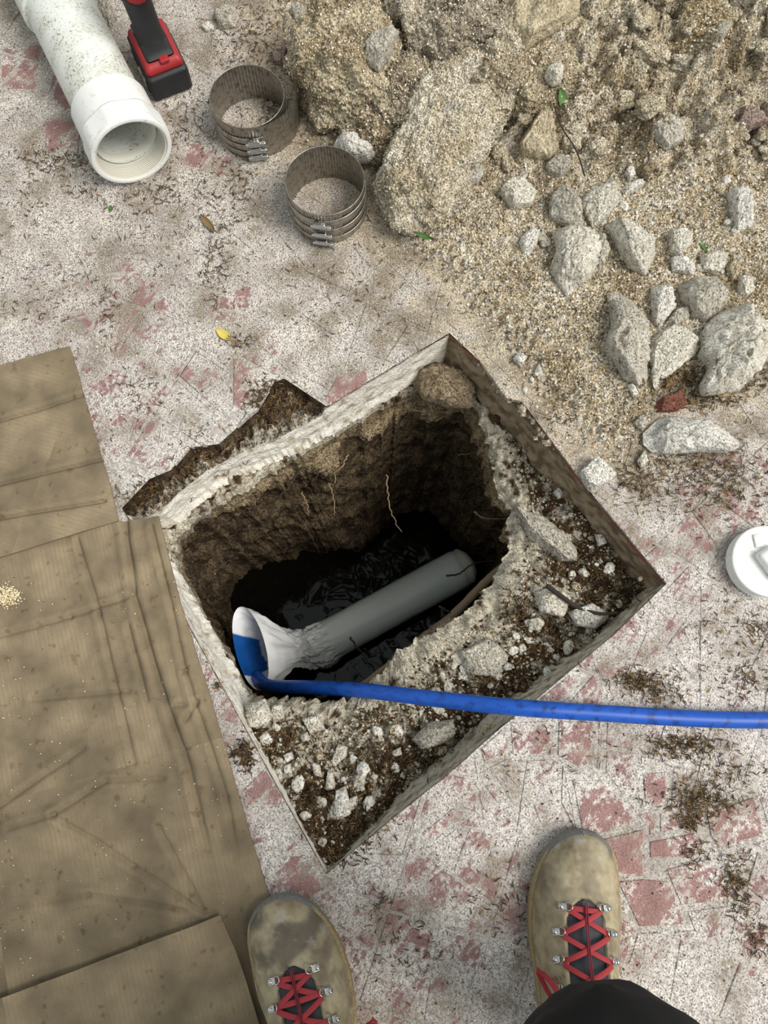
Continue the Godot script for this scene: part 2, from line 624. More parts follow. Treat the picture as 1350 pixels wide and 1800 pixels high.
func tint(im: Image, f: Callable) -> ImageTexture:
	var d := im.get_data()
	var o := PackedByteArray()
	o.resize(d.size() * 3)
	for i in d.size():
		var c: Color = f.call(d[i] / 255.0, i)
		o[i * 3] = int(clampf(c.r, 0, 1) * 255)
		o[i * 3 + 1] = int(clampf(c.g, 0, 1) * 255)
		o[i * 3 + 2] = int(clampf(c.b, 0, 1) * 255)
	return tex(Image.create_from_data(im.get_width(), im.get_height(), false, Image.FORMAT_RGB8, o))

func pvc_texture() -> ImageTexture:
	# dried soil spatter on white plastic
	var fine := seamless("spat", 0.14, 3).get_data()
	var wide := seamless("spat_wide", 0.012, 3).get_data()
	T.pvc_light = tint(seamless("smear", 0.03, 3), func(t, i): return Color(1, 1, 1).lerp(Color(0.72, 0.66, 0.56), clampf((0.32 - t) * 2.0, 0, 0.5) + (0.35 if fine[i] < 52 else 0.0)))
	T.steel = tint(seamless("steel", 0.02, 4), func(t, i): return Color(1, 1, 1).lerp(Color(0.55, 0.5, 0.43), clampf((t - 0.5) * 2.2, 0, 0.8)))
	T.hose = tint(seamless("hose", 0.03, 4), func(t, i): return Color(1, 1, 1).lerp(Color(0.45, 0.45, 0.5), clampf((t - 0.58) * 3.0, 0, 0.7)))
	T.lace = tint(seamless("lace", 0.15, 2), func(t, i): return Color(1, 1, 1).lerp(Color(0.6, 0.55, 0.5), clampf((t - 0.5) * 2.0, 0, 0.5)) * (1.0 if t < 0.78 else 1.3))
	return tint(seamless("pvc", 0.05, 4), func(t, i):
		var s: float = 0.0
		var w: float = wide[i] / 255.0
		if fine[i] / 255.0 < 0.16 + 0.26 * w: s = 0.72
		return Color(1, 1, 0.99).lerp(Color(0.86, 0.84, 0.76), clampf(w * 1.4 - 0.6, 0, 0.7)).lerp(Color(0.42, 0.36, 0.28), s * clampf(t * 1.6, 0.3, 1.0)))

func card_material(called: String, r: int, g: int, b: int) -> StandardMaterial3D:
	var w := 1024
	var n1 := FastNoiseLite.new()
	n1.seed = 5
	n1.frequency = 0.006
	n1.fractal_octaves = 4
	var big := n1.get_image(w, w, false, false, false).get_data()
	n1.seed = 6
	n1.frequency = 0.3
	n1.fractal_octaves = 2
	var fib := n1.get_image(w, w, false, false, false).get_data()
	n1.seed = 9
	n1.frequency = 0.022
	n1.fractal_octaves = 3
	var blot := n1.get_image(w, w, false, false, false).get_data()
	var o := PackedByteArray()
	var hh := PackedByteArray()
	o.resize(w * w * 3)
	hh.resize(w * w)
	for j in w:
		for i in w:
			var k := j * w + i
			var t := 1.0 + (big[k] / 255.0 - 0.5) * 0.5 + (fib[k] / 255.0 - 0.5) * 0.16
			# flutes of the board press through the liner
			var fl := sin(i * TAU / 11.4 + (big[(k * 3) % (w * w)] / 255.0) * 0.6)
			var str := clampf((big[k] / 255.0 - 0.38) * 2.5, 0.0, 1.0)
			t += fl * 0.026 * str
			var warm := 0.0
			var st := blot[k] / 255.0
			if st > 0.73:
				t -= clampf((st - 0.73) * 1.4, 0.0, 0.13)
				warm = 0.05
			if fib[k] < 30: t -= 0.22
			if fib[k] > 228: t += 0.12
			o[k * 3] = clampi(int(r * t), 0, 255)
			o[k * 3 + 1] = clampi(int(g * t * (1.0 - warm * 0.4)), 0, 255)
			o[k * 3 + 2] = clampi(int(b * t * (1.0 - warm)), 0, 255)
			hh[k] = clampi(int(128 + fl * 26 * str + (fib[k] - 128) * 0.16), 0, 255)
	var m := mat(called, Color.WHITE, 0.88)
	m.albedo_texture = tex(Image.create_from_data(w, w, false, Image.FORMAT_RGB8, o))
	m.normal_enabled = true
	m.normal_texture = normal_of(Image.create_from_data(w, w, false, Image.FORMAT_L8, hh), 2.0)
	m.normal_scale = 0.8
	m.metallic_specular = 0.25
	return m

# ---------------------------------------------------------------- ground shapes
var heap_poly := PackedVector2Array()
var thick_poly := PackedVector2Array()
var R0 := PackedVector2Array()
var R1 := PackedVector2Array()
var R3 := PackedVector2Array()
var hole_c := Vector2.ZERO
const HX0 := -0.5
const HZ0 := -1.95
const HXW := 2.0
const HZW := 1.8
const HN := 120
var d1map := PackedFloat32Array()
var d2map := PackedFloat32Array()

func in_poly(p: Vector2, poly: PackedVector2Array) -> float:
	var best := 1e9
	var n := poly.size()
	for i in n:
		var q := Geometry2D.get_closest_point_to_segment(p, poly[i], poly[(i + 1) % n])
		best = minf(best, p.distance_squared_to(q))
	best = sqrt(best)
	return best if Geometry2D.is_point_in_polygon(p, poly) else -best

func heap_in(p: Vector2) -> float:
	return in_poly(p, heap_poly)

func sample_map(m: PackedFloat32Array, x: float, z: float) -> float:
	var u := clampf((x - HX0) / HXW * (HN - 1), 0.0, HN - 1.001)
	var v := clampf((z - HZ0) / HZW * (HN - 1), 0.0, HN - 1.001)
	var i := int(u)
	var j := int(v)
	u -= i
	v -= j
	var k := j * HN + i
	return lerpf(lerpf(m[k], m[k + 1], u), lerpf(m[k + HN], m[k + HN + 1], u), v)

func heap_h(x: float, z: float) -> float:
	var d := sample_map(d1map, x, z)
	d += nz["h3"].get_noise_2d(x, z) * 0.035
	if d < -0.02: return -0.012
	var d2 := sample_map(d2map, x, z)
	var h := -0.004 + 0.011 * smoothstep(-0.015, 0.06, d)
	var up := maxf(d2 + nz["h1"].get_noise_2d(x, z) * 0.06, 0.0)
	h += 0.22 * pow(up, 1.1)
	var k := smoothstep(0.0, 0.12, d2)
	h += nz["h1"].get_noise_2d(x + 5.0, z) * 0.05 * k
	h -= absf(nz["h1"].get_noise_2d(x * 1.6 - 3.0, z * 1.6)) * 0.05 * k
	h += nz["h2"].get_noise_2d(x, z) * lerpf(0.005, 0.022, k) * smoothstep(-0.02, 0.03, d)
	h += nz["h3"].get_noise_2d(x, z) * lerpf(0.004, 0.006, k) * smoothstep(-0.02, 0.03, d)
	h += nz["h4"].get_noise_2d(x, z) * lerpf(0.003, 0.0034, k) * smoothstep(-0.02, 0.02, d)
	return h

func ledge_h(x: float, z: float) -> float:
	var h: float = -0.098 + nz["l1"].get_noise_2d(x, z) * 0.022 + nz["l2"].get_noise_2d(x, z) * 0.011 + nz["l3"].get_noise_2d(x, z) * 0.004
	# debris banked up against the left face and the near corner
	var q := Vector2(x, z)
	var dl := q.distance_to(Geometry2D.get_closest_point_to_segment(q, R0[11], R0[15]))
	h += 0.055 * smoothstep(0.13, 0.0, dl) * smoothstep(-0.2, 0.0, z) + 0.025 * smoothstep(0.25, 0.05, q.distance_to(R0[11]))
	return minf(h + 0.02 * clampf((x - 0.18) / 0.2, 0.0, 1.0), -0.018)

func ground_h(x: float, z: float) -> float:
	if Geometry2D.is_point_in_polygon(Vector2(x, z), R0):
		return ledge_h(x, z) if Geometry2D.is_point_in_polygon(Vector2(x, z), R1) else -0.024
	return maxf(0.0, heap_h(x, z)) if x > HX0 and z < HZ0 + HZW else 0.0

func ray_r(poly: PackedVector2Array, dir: Vector2) -> float:
	var best := 0.0
	var n := poly.size()
	for i in n:
		var a := poly[i] - hole_c
		var e := poly[(i + 1) % n] - poly[i]
		var den := dir.cross(e)
		if absf(den) < 1e-9: continue
		var t := a.cross(e) / den
		var u := a.cross(dir) / den
		if t > 0.0 and u >= -1e-5 and u <= 1.00001:
			best = maxf(best, t)
	return best

func define_ground() -> void:
	heap_poly = px_poly([470, -30, 500, 110, 515, 200, 535, 262, 640, 300, 664, 400, 760, 465, 815, 545, 880, 620, 940, 700, 1000, 765, 1060, 800, 1115, 790, 1140, 745, 1200, 690, 1350, 650, 1440, 630])
	heap_poly.append_array(PackedVector2Array([Vector2(1.6, -0.3), Vector2(1.6, -2.1), Vector2(-0.3, -2.1)]))
	thick_poly = px_poly([455, -40, 520, 40, 560, 160, 640, 330, 700, 360, 860, 300, 930, 330, 1060, 380, 1250, 340, 1450, 380])
	thick_poly.append_array(PackedVector2Array([Vector2(1.6, -0.7), Vector2(1.6, -2.1), Vector2(-0.3, -2.1)]))
	R0 = px_poly([790, 585, 830, 622, 925, 715, 1000, 815, 1050, 880, 1172, 1026, 1080, 1115, 942, 1230, 880, 1280, 780, 1368, 700, 1430, 573, 1537, 480, 1372, 372, 1175, 300, 1045, 214, 893, 262, 842, 300, 826, 332, 787, 385, 780, 433, 736, 452, 720, 482, 671, 500, 665, 574, 714, 690, 644])
	R1 = px_poly([790, 586, 830, 623, 925, 716, 1000, 816, 1050, 881, 1171, 1026, 1080, 1114, 942, 1229, 880, 1279, 780, 1367, 700, 1429, 573, 1536, 481, 1372, 373, 1175, 301, 1045, 222, 905])
	R1.append_array(px_poly([250, 910, 281, 898, 311, 868, 363, 826, 400, 807, 437, 789, 496, 765], -0.024))
	R1.append_array(px_poly([574, 715, 690, 645]))
	R3 = px_poly([318, 945, 345, 915, 430, 865, 520, 805, 600, 755, 690, 705, 730, 688, 790, 690, 832, 712, 852, 760, 862, 820, 880, 880, 893, 905, 889, 960, 872, 1010, 850, 1045, 800, 1085, 770, 1112, 722, 1130, 690, 1160, 655, 1195, 610, 1230, 570, 1232, 530, 1228, 490, 1230, 440, 1224, 400, 1194, 365, 1162, 345, 1110, 325, 1050, 310, 985], -0.11)
	hole_c = G2(640, 1000)
	noise("h1", 7.0, 3)
	noise("h2", 17.0, 3)
	noise("h3", 60.0, 2)
	noise("h4", 170.0, 2)
	noise("l1", 9.0, 3)
	noise("l2", 34.0, 3)
	noise("l3", 85.0, 2)
	d1map.resize(HN * HN)
	d2map.resize(HN * HN)
	for j in HN:
		for i in HN:
			var p := Vector2(HX0 + HXW * i / (HN - 1), HZ0 + HZW * j / (HN - 1))
			d1map[j * HN + i] = in_poly(p, heap_poly)
			d2map[j * HN + i] = in_poly(p, thick_poly)

func hole_angles(n: int) -> PackedFloat32Array:
	var a := []
	for i in n: a.append(-PI + TAU * (i + 0.5) / n)
	for poly in [R0, R1]:
		for p in poly:
			a.append((p - hole_c).angle())
	a.sort()
	var o := PackedFloat32Array()
	for t in a:
		if o.is_empty() or t - o[-1] > 1e-5: o.append(t)
	return o

var traced := [
	[1007, 1372, 1063, 1372, 1118, 1446, 1044, 1467, 1024, 1457], [1057, 1476, 1130, 1459, 1130, 1539, 1085, 1540], [1087, 1550, 1131, 1546, 1176, 1550, 1205, 1624, 1124, 1628],
	[898, 1270, 961, 1268, 971, 1324, 902, 1326], [983, 1268, 1042, 1270, 1039, 1339, 1020, 1348, 981, 1328], [846, 1316, 883, 1283, 893, 1320, 852, 1341],
	[948, 1230, 1002, 1187, 1015, 1196, 991, 1224, 980, 1231], [1002, 1235, 1043, 1187, 1065, 1224, 1050, 1237], [1143, 1480, 1220, 1465, 1235, 1483, 1217, 1506, 1143, 1507],
	[1172, 1528, 1220, 1517, 1268, 1531, 1283, 1580, 1198, 1591], [1243, 1431, 1324, 1402, 1343, 1465, 1265, 1491, 1250, 1469], [1131, 1361, 1172, 1357, 1169, 1409, 1135, 1417],
	[939, 1417, 972, 1406, 991, 1443, 950, 1446], [853, 1382, 867, 1378, 886, 1409, 876, 1412], [741, 1466, 798, 1421, 814, 1431, 778, 1460, 753, 1476],
	[411, 631, 418, 628, 470, 668, 422, 717, 411, 713], [572, 703, 593, 661, 648, 650, 644, 672, 580, 711], [430, 613, 455, 617, 496, 657, 481, 657, 422, 624],
	[259, 824, 300, 798, 296, 824], [318, 745, 348, 750, 385, 776, 420, 728, 408, 720, 362, 768], [505, 660, 560, 685, 566, 702, 540, 690],
	[425, 1392, 465, 1352, 482, 1378, 500, 1412, 432, 1420], [830, 616, 850, 634, 880, 660, 905, 690, 925, 708, 890, 700], [740, 604, 785, 578, 800, 590, 790, 584]]

func split_tile(p: PackedVector2Array, target: float, out: Array) -> void:
	var area := 0.0
	var longest := 0.0
	var along_dir := Vector2.RIGHT
	var c := Vector2.ZERO
	for i in p.size():
		var e := p[(i + 1) % p.size()] - p[i]
		area += p[i].cross(p[(i + 1) % p.size()]) * 0.5
		c += p[i] / p.size()
		if e.length() > longest:
			longest = e.length()
			along_dir = e.normalized()
	if absf(area) < target * rng.randf_range(0.75, 1.7):
		if Geometry2D.is_polygon_clockwise(p): p.reverse()
		out.append(p)
		return
	var dn := along_dir.rotated(rng.randf_range(-0.32, 0.32))
	var m := c + along_dir * longest * rng.randf_range(-0.1, 0.1)
	var a := PackedVector2Array()
	var b := PackedVector2Array()
	for i in p.size():
		var u := p[i]
		var w := p[(i + 1) % p.size()]
		var du := (u - m).dot(dn)
		var dw := (w - m).dot(dn)
		if du <= 0.0: a.append(u)
		else: b.append(u)
		if (du <= 0.0) != (dw <= 0.0):
			var x := u.lerp(w, du / (du - dw))
			a.append(x)
			b.append(x)
	if a.size() < 3 or b.size() < 3:
		out.append(p)
		return
	split_tile(a, target, out)
	split_tile(b, target, out)

func build_floor(ang: PackedFloat32Array) -> void:
	var floor_node := base("floor", Vector3.ZERO, "dusty patio paved with broken red tiles", "", "", "structure")
	# mortar bed from the edge of the hole outwards
	var rows := 46
	var v := PackedVector3Array()
	var uv := PackedVector2Array()
	var nb := noise("bed", 45.0, 3)
	for j in rows:
		var t := pow(float(j) / (rows - 1), 1.6)
		for a in ang:
			var d := Vector2.from_angle(a)
			var r0 := ray_r(R0, d)
			var far := minf(3.2 / maxf(absf(d.x), 1e-3), 3.2 / maxf(absf(d.y), 1e-3))
			var p := hole_c + d * lerpf(r0, far, t)
			v.append(Vector3(p.x, -0.0007 + nb.get_noise_2d(p.x, p.y) * 0.0009 * minf(1.0, t * 30.0), p.y))
			uv.append(Vector2((p.x - X0) / XW, (p.y - Z0) / ZW))
	put("mortar_bed", grid(v, ang.size(), rows, true, false, PackedColorArray(), uv), M.bed, floor_node)
	# broken tiles: those whose outline can be read in the photograph, then the crazy paving between them
	var polys := []
	var taken := []
	for a in traced:
		var p := px_poly(a)
		polys.append(p)
		var grown := Geometry2D.offset_polygon(p, 0.009, Geometry2D.JOIN_MITER)
		if grown.size(): taken.append(grown[0])
	rng.seed = 77
	var cuts := []
	var start := PackedVector2Array()
	for e in [Vector2(-1.3, -1.3), Vector2(1.3, -1.3), Vector2(1.3, 1.3), Vector2(-1.3, 1.3)]:
		start.append(e.rotated(0.5) + Vector2(0, -0.4))
	split_tile(start, 0.0078, cuts)
	for cell in cuts:
		var s := Vector2.ZERO
		for q in cell: s += q / cell.size()
		if s.y < -1.3 or s.y > 0.52 or absf(s.x) > 0.8: continue
		if in_poly(s, R0) > 0.04 or heap_in(s) > 0.06: continue
		if s.x < -0.31 and s.y > -0.35 and s.x < -0.31 + 0.1 * s.y: continue
		var inner := Geometry2D.offset_polygon(cell, -rng.randf_range(0.0022, 0.0045), Geometry2D.JOIN_MITER)
		if inner.is_empty(): continue
		var list := [inner[0]]
		for t in taken + [R0]:
			var next := []
			for p in list:
				for r in Geometry2D.clip_polygons(p, t):
					if not Geometry2D.is_polygon_clockwise(r): next.append(r)
			list = next
		for p in list: polys.append(p)
	for k in polys.size():
		var p: PackedVector2Array = polys[k]
		var area := 0.0
		var c := Vector2.ZERO
		for i in p.size():
			area += p[i].cross(p[(i + 1) % p.size()]) * 0.5
			c += p[i] / p.size()
		if absf(area) < 0.00025: continue
		var local := PackedVector2Array()
		for q in p: local.append(q - c)
		if Geometry2D.triangulate_polygon(local).is_empty(): continue
		var top := 0.0002 + rng.randf() * 0.0010
		if k < traced.size(): top = 0.0012
		put("tile", prism(local, -0.008, top, 0.0008, c), M.tile, floor_node, Vector3(c.x, 0, c.y))

func build_excavation(ang: PackedFloat32Array) -> void:
	var ex := base("excavation", Vector3.ZERO, "square opening cut through the patio slab into a soil pit", "", "", "structure")
	var n := ang.size()
	var r0 := PackedFloat32Array()
	var r1 := PackedFloat32Array()
	var r3 := PackedFloat32Array()
	var corners := [(R0[0] - hole_c).angle(), (R0[5] - hole_c).angle(), (R0[11] - hole_c).angle(), (R0[15] - hole_c).angle()]
	for a in ang:
		var d := Vector2.from_angle(a)
		var x := ray_r(R0, d)
		var y := minf(ray_r(R1, d), x - 0.0006)
		r0.append(x)
		r1.append(y)
		r3.append(ray_r(R3, d))
	var nA := noise("f1", 26.0, 3)
	var nB := noise("f2", 75.0, 2)
	var brown := lin(128, 110, 86)
	var dark := lin(76, 62, 48)
	var white := lin(240, 236, 226)
	# broken shelf between the tiles and the face of the slab
	var v := PackedVector3Array()
	var c := PackedColorArray()
	var rows := 14
	var lip := PackedFloat32Array()
	for i in n:
		lip.append(lerpf(0.003, 0.026, smoothstep(0.003, 0.02, r0[i] - r1[i])))
	for j in rows:
		var t := float(j) / (rows - 1)
		for i in n:
			var d := Vector2.from_angle(ang[i])
			var p := hole_c + d * lerpf(r0[i], r1[i], 0.0 if j < 3 else (t - 3.0 / (rows - 1)) / (1.0 - 3.0 / (rows - 1)))
			var y := -0.001 - lip[i] * minf(1.0, j / 3.0)
			if j > 3 and j < rows - 1: y += (nA.get_noise_2d(p.x * 2.0, p.y * 2.0) * 0.014 + nB.get_noise_2d(p.x, p.y) * 0.006) * smoothstep(0.01, 0.03, r0[i] - r1[i])
			v.append(Vector3(p.x, y, p.y))
			var w := nA.get_noise_2d(p.x + 3.0, p.y) + nB.get_noise_2d(p.x, p.y) * 0.8
			var col := dark.lerp(brown, clampf(0.5 + w, 0, 1))
			col = col.lerp(lin(196, 188, 174), clampf((t - 0.6 + w * 0.4) * 4.0, 0.0, 1.0))
			c.append(col)
	put("broken_bedding", grid(v, n, rows, true, true, c), M.soil, ex)
	# cut face of the concrete slab
	v = PackedVector3Array()
	c = PackedColorArray()
	rows = 22
	for j in rows:
		var t := float(j) / (rows - 1)
		for i in n:
			var a := ang[i]
			var d := Vector2.from_angle(a)
			var bottom := -0.098 + nA.get_noise_2d(cos(a) * 0.5, sin(a) * 0.5) * 0.018
			var y := lerpf(-0.001 - lip[i], bottom, t)
			var p := hole_c + d * r1[i]
			var q := Vector3(p.x, y, p.y)
			var wob := nA.get_noise_3d(q.x, q.y * 2.0, q.z) * 0.004 + nB.get_noise_3dv(q) * 0.0012
			wob *= smoothstep(0.0, 0.12, t)
			wob += smoothstep(0.75, 1.0, t) * -0.006 - (0.008 * t if a <= corners[0] or a > corners[3] else 0.0)
			p = hole_c + d * (r1[i] + wob)
			v.append(Vector3(p.x, y, p.y))
			var s := nA.get_noise_3d(q.x * 1.3 + 8.0, q.y * 2.2, q.z * 1.3) * 1.2 + nB.get_noise_3dv(q * 0.6) * 0.7
			var col: Color
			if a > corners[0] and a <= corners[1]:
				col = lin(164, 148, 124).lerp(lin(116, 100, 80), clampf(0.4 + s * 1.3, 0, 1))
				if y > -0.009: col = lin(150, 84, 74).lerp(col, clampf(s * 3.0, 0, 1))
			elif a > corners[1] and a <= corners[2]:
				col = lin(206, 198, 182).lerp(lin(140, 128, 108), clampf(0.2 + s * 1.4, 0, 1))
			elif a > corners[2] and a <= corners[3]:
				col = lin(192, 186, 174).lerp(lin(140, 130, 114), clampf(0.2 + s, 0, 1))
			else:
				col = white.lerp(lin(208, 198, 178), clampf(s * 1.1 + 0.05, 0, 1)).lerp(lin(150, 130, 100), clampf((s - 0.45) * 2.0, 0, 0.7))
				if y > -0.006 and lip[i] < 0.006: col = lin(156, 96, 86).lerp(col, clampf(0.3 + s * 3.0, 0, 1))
			c.append(col)
	put("slab_cut_face", grid(v, n, rows, true, true, c), M.plaster, ex)
	# rubble ledge between the slab and the pit
	v = PackedVector3Array()
	c = PackedColorArray()
	rows = 44
	var rim := PackedFloat32Array()
	var rim_y := PackedFloat32Array()
	for i in n:
		var d := Vector2.from_angle(ang[i])
		var p := hole_c + d * r3[i]
		var r := r3[i] + nA.get_noise_2d(p.x * 1.5, p.y * 1.5) * 0.012
		rim.append(minf(r, r1[i] - (0.013 if ang[i] <= corners[0] or ang[i] > corners[3] else 0.004)))
	for j in rows:
		var t := float(j) / (rows - 1)
		for i in n:
			var d := Vector2.from_angle(ang[i])
			var w := r1[i] - rim[i]
			var p := hole_c + d * (lerpf(r1[i] + 0.004, rim[i], t))
			var y := ledge_h(p.x, p.y)
			y = lerpf(-0.106, y, smoothstep(0.0, 0.05, w))
			y -= 0.012 * smoothstep(0.85, 1.0, t)
			v.append(Vector3(p.x, y, p.y))
			var s: float = nz["l2"].get_noise_2d(p.x + 2.0, p.y) * 1.4 + nB.get_noise_2d(p.x, p.y) * 0.5 + nz["l1"].get_noise_2d(p.x * 1.3, p.y * 1.3 + 4.0) * 0.9
			s += 0.95 * smoothstep(0.3, 0.72, t) - 0.14
			var col := lin(62, 48, 36).lerp(lin(98, 78, 54), clampf(0.5 + nB.get_noise_2d(p.x * 1.7, p.y * 1.7), 0, 1))
			col = col.lerp(lin(214, 208, 192).lerp(lin(174, 165, 144), clampf(0.5 + nB.get_noise_2d(p.x, p.y + 6.0), 0, 1)), clampf(s * 2.6, 0, 1))
			c.append(col)
			if j == rows - 1: rim_y.append(y)
	put("rubble_ledge", grid(v, n, rows, true, true, c), M.rock, ex)
	# pit wall and bottom
	v = PackedVector3Array()
	c = PackedColorArray()
	rows = 170
	var nP := noise("p1", 11.0, 4)
	var nQ := noise("p2", 34.0, 3)
	var depth := -0.78
	for j in rows:
		var t := minf(1.0, float(j) / 150.0)
		var inn := clampf((j - 150.0) / 19.0, 0.0, 1.0)
		for i in n:
			var a := ang[i]
			var d := Vector2.from_angle(a)
			var y := lerpf(rim_y[i], depth, pow(t, 1.1))
			var r := rim[i]
			var right := pow(maxf(0.0, cos(a - 0.15)), 2.0)
			var back := pow(maxf(0.0, -sin(a)), 2.0)
			var lefty := pow(maxf(0.0, -cos(a)), 2.0)
			var e := smoothstep(0.0, 0.25, t)
			r += right * 0.09 * smoothstep(0.03, 0.35, t) - back * (0.02 * e + 0.075 * smoothstep(0.3, 1.0, t)) + (1.0 - right - back - lefty) * 0.03 * e + lefty * 0.045 * e
			var q := Vector3(d.x * r, y, d.y * r)
			var amp := smoothstep(0.0, 0.08, t)
			r += (nP.get_noise_3dv(q * 0.8) * 0.03 + nQ.get_noise_3dv(q) * 0.005 + nB.get_noise_3dv(q) * 0.0016) * amp
			r *= 1.0 - inn
			if inn > 0.0: y += nP.get_noise_2d(d.x * r, d.y * r) * 0.02 * inn
			v.append(Vector3(hole_c.x + d.x * r, y, hole_c.y + d.y * r))
			var s := nP.get_noise_3d(q.x * 1.5, q.y * 2.5, q.z * 1.5) + nQ.get_noise_3dv(q) * 0.6
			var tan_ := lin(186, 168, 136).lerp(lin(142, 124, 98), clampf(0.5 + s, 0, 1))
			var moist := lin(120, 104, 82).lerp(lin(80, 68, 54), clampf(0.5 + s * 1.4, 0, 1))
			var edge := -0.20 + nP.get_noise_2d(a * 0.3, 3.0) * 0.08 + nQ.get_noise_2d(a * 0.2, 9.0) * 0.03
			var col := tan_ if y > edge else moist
			if y > rim_y[i] - 0.02 - 0.02 * nP.get_noise_1d(a * 2.0) and sin(a) > -0.4: col = lin(204, 198, 184).lerp(lin(150, 140, 120), clampf(0.4 + s, 0, 1))
			c.append(col)
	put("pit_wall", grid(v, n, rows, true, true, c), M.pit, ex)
	# seepage water at the bottom
	var wv := PackedVector3Array()
	var ww := noise("ripple", 30.0, 2)
	for j in 30:
		for i in 48:
			var a := TAU * i / 48.0
			var r := 0.42 * j / 29.0
			var p := Vector3(hole_c.x + cos(a) * r, -0.755, hole_c.y + sin(a) * r)
			p.y += ww.get_noise_2d(p.x, p.z) * 0.0006
			wv.append(p)
	var wat := put("standing_water", grid(wv, 48, 30, true, false), M.water)
	tag(wat, "dark standing water at the bottom of the pit", "water", "", "stuff")

func build_heap() -> void:
	var sx := 0.0033
	var nu := int(1.72 / sx)
	var nv := int(1.5 / sx)
	var v := PackedVector3Array()
	var c := PackedColorArray()
	var keep := PackedByteArray()
	var n1 := noise("hc1", 6.0, 3)
	var n2 := noise("hc2", 30.0, 3)
	var n3 := noise("hc3", 140.0, 2)
	var tan_ := lin(220, 207, 180)
	var pale := lin(246, 241, 230)
	var brown := lin(158, 141, 114)
	var ochre := lin(206, 184, 144)
	for j in nv:
		var z := -1.85 + j * sx
		for i in nu:
			var x := -0.42 + i * sx
			var h := heap_h(x, z)
			v.append(Vector3(x, h, z))
			keep.append(1 if h > -0.005 else 0)
			if h <= -0.005:
				c.append(tan_)
				continue
			var a := n1.get_noise_2d(x, z)
			var b := n2.get_noise_2d(x, z)
			var e := n3.get_noise_2d(x, z)
			var col := tan_.lerp(pale, clampf(0.45 + b * 1.2 + e * 0.9, 0, 1))
			col = col.lerp(brown, clampf(0.22 + a * 1.5 + b * 0.9 - e * 0.8, 0, 0.9))
			col = col.lerp(ochre, clampf((n2.get_noise_2d(x + 9.0, z) + e * 0.5 - 0.22) * 2.5, 0, 0.6))
			c.append(col)
	var o := put("soil_heap", grid(v, nu, nv, false, false, c, PackedVector2Array(), keep), M.soil)
	tag(o, "sandy tan soil heap dug from the pit, behind the hole", "soil", "", "stuff")

# ---------------------------------------------------------------- stones, clods, crumbs, litter
func tone(t: String) -> Array:
	match t:
		"pale": return [lin(238, 234, 222), lin(208, 201, 184)]
		"white": return [lin(244, 242, 234), lin(218, 213, 202)]
		"grey": return [lin(216, 211, 198), lin(176, 169, 154)]
		"tan": return [lin(220, 208, 180), lin(182, 167, 138)]
		"pink": return [lin(186, 170, 160), lin(148, 124, 114)]
		"red": return [lin(150, 100, 88), lin(112, 78, 66)]
		"brown": return [lin(176, 160, 134), lin(124, 108, 86)]
	return [Color.WHITE, Color.GRAY]

var stone_count := 0

func rock(called: String, label: String, category: String, t: String, h: float, a: Array, group := "", sink := 0.0) -> void:
	h *= 1.5 if called == "ledge_stone" else 1.35
	var cx := 0.0
	var cy := 0.0
	for i in range(0, a.size(), 2):
		cx += a[i]
		cy += a[i + 1]
	cx /= a.size() / 2.0
	cy /= a.size() / 2.0
	var c := hit(cx, cy)
	var low := 1e9
	for i in range(0, a.size(), 2):
		var q := G(a[i], a[i + 1], c.y)
		low = minf(low, top_h(q.x, q.z))
	var y := maxf(lerpf(c.y, low, 0.5) - sink, low - 0.02)
	var mid := G(cx, cy, y + h * 0.4)
	var poly := PackedVector2Array()
	for i in range(0, a.size(), 2):
		var q := G(a[i], a[i + 1], y + h * 0.4)
		poly.append(Vector2(q.x - mid.x, q.z - mid.z))
	stone_count += 1
	var col := tone(t)
	var o := put(called, stone(poly, h, stone_count, col[0], col[1], 76), M.rock, null, Vector3(mid.x, y, mid.z))
	tag(o, label, category, group)

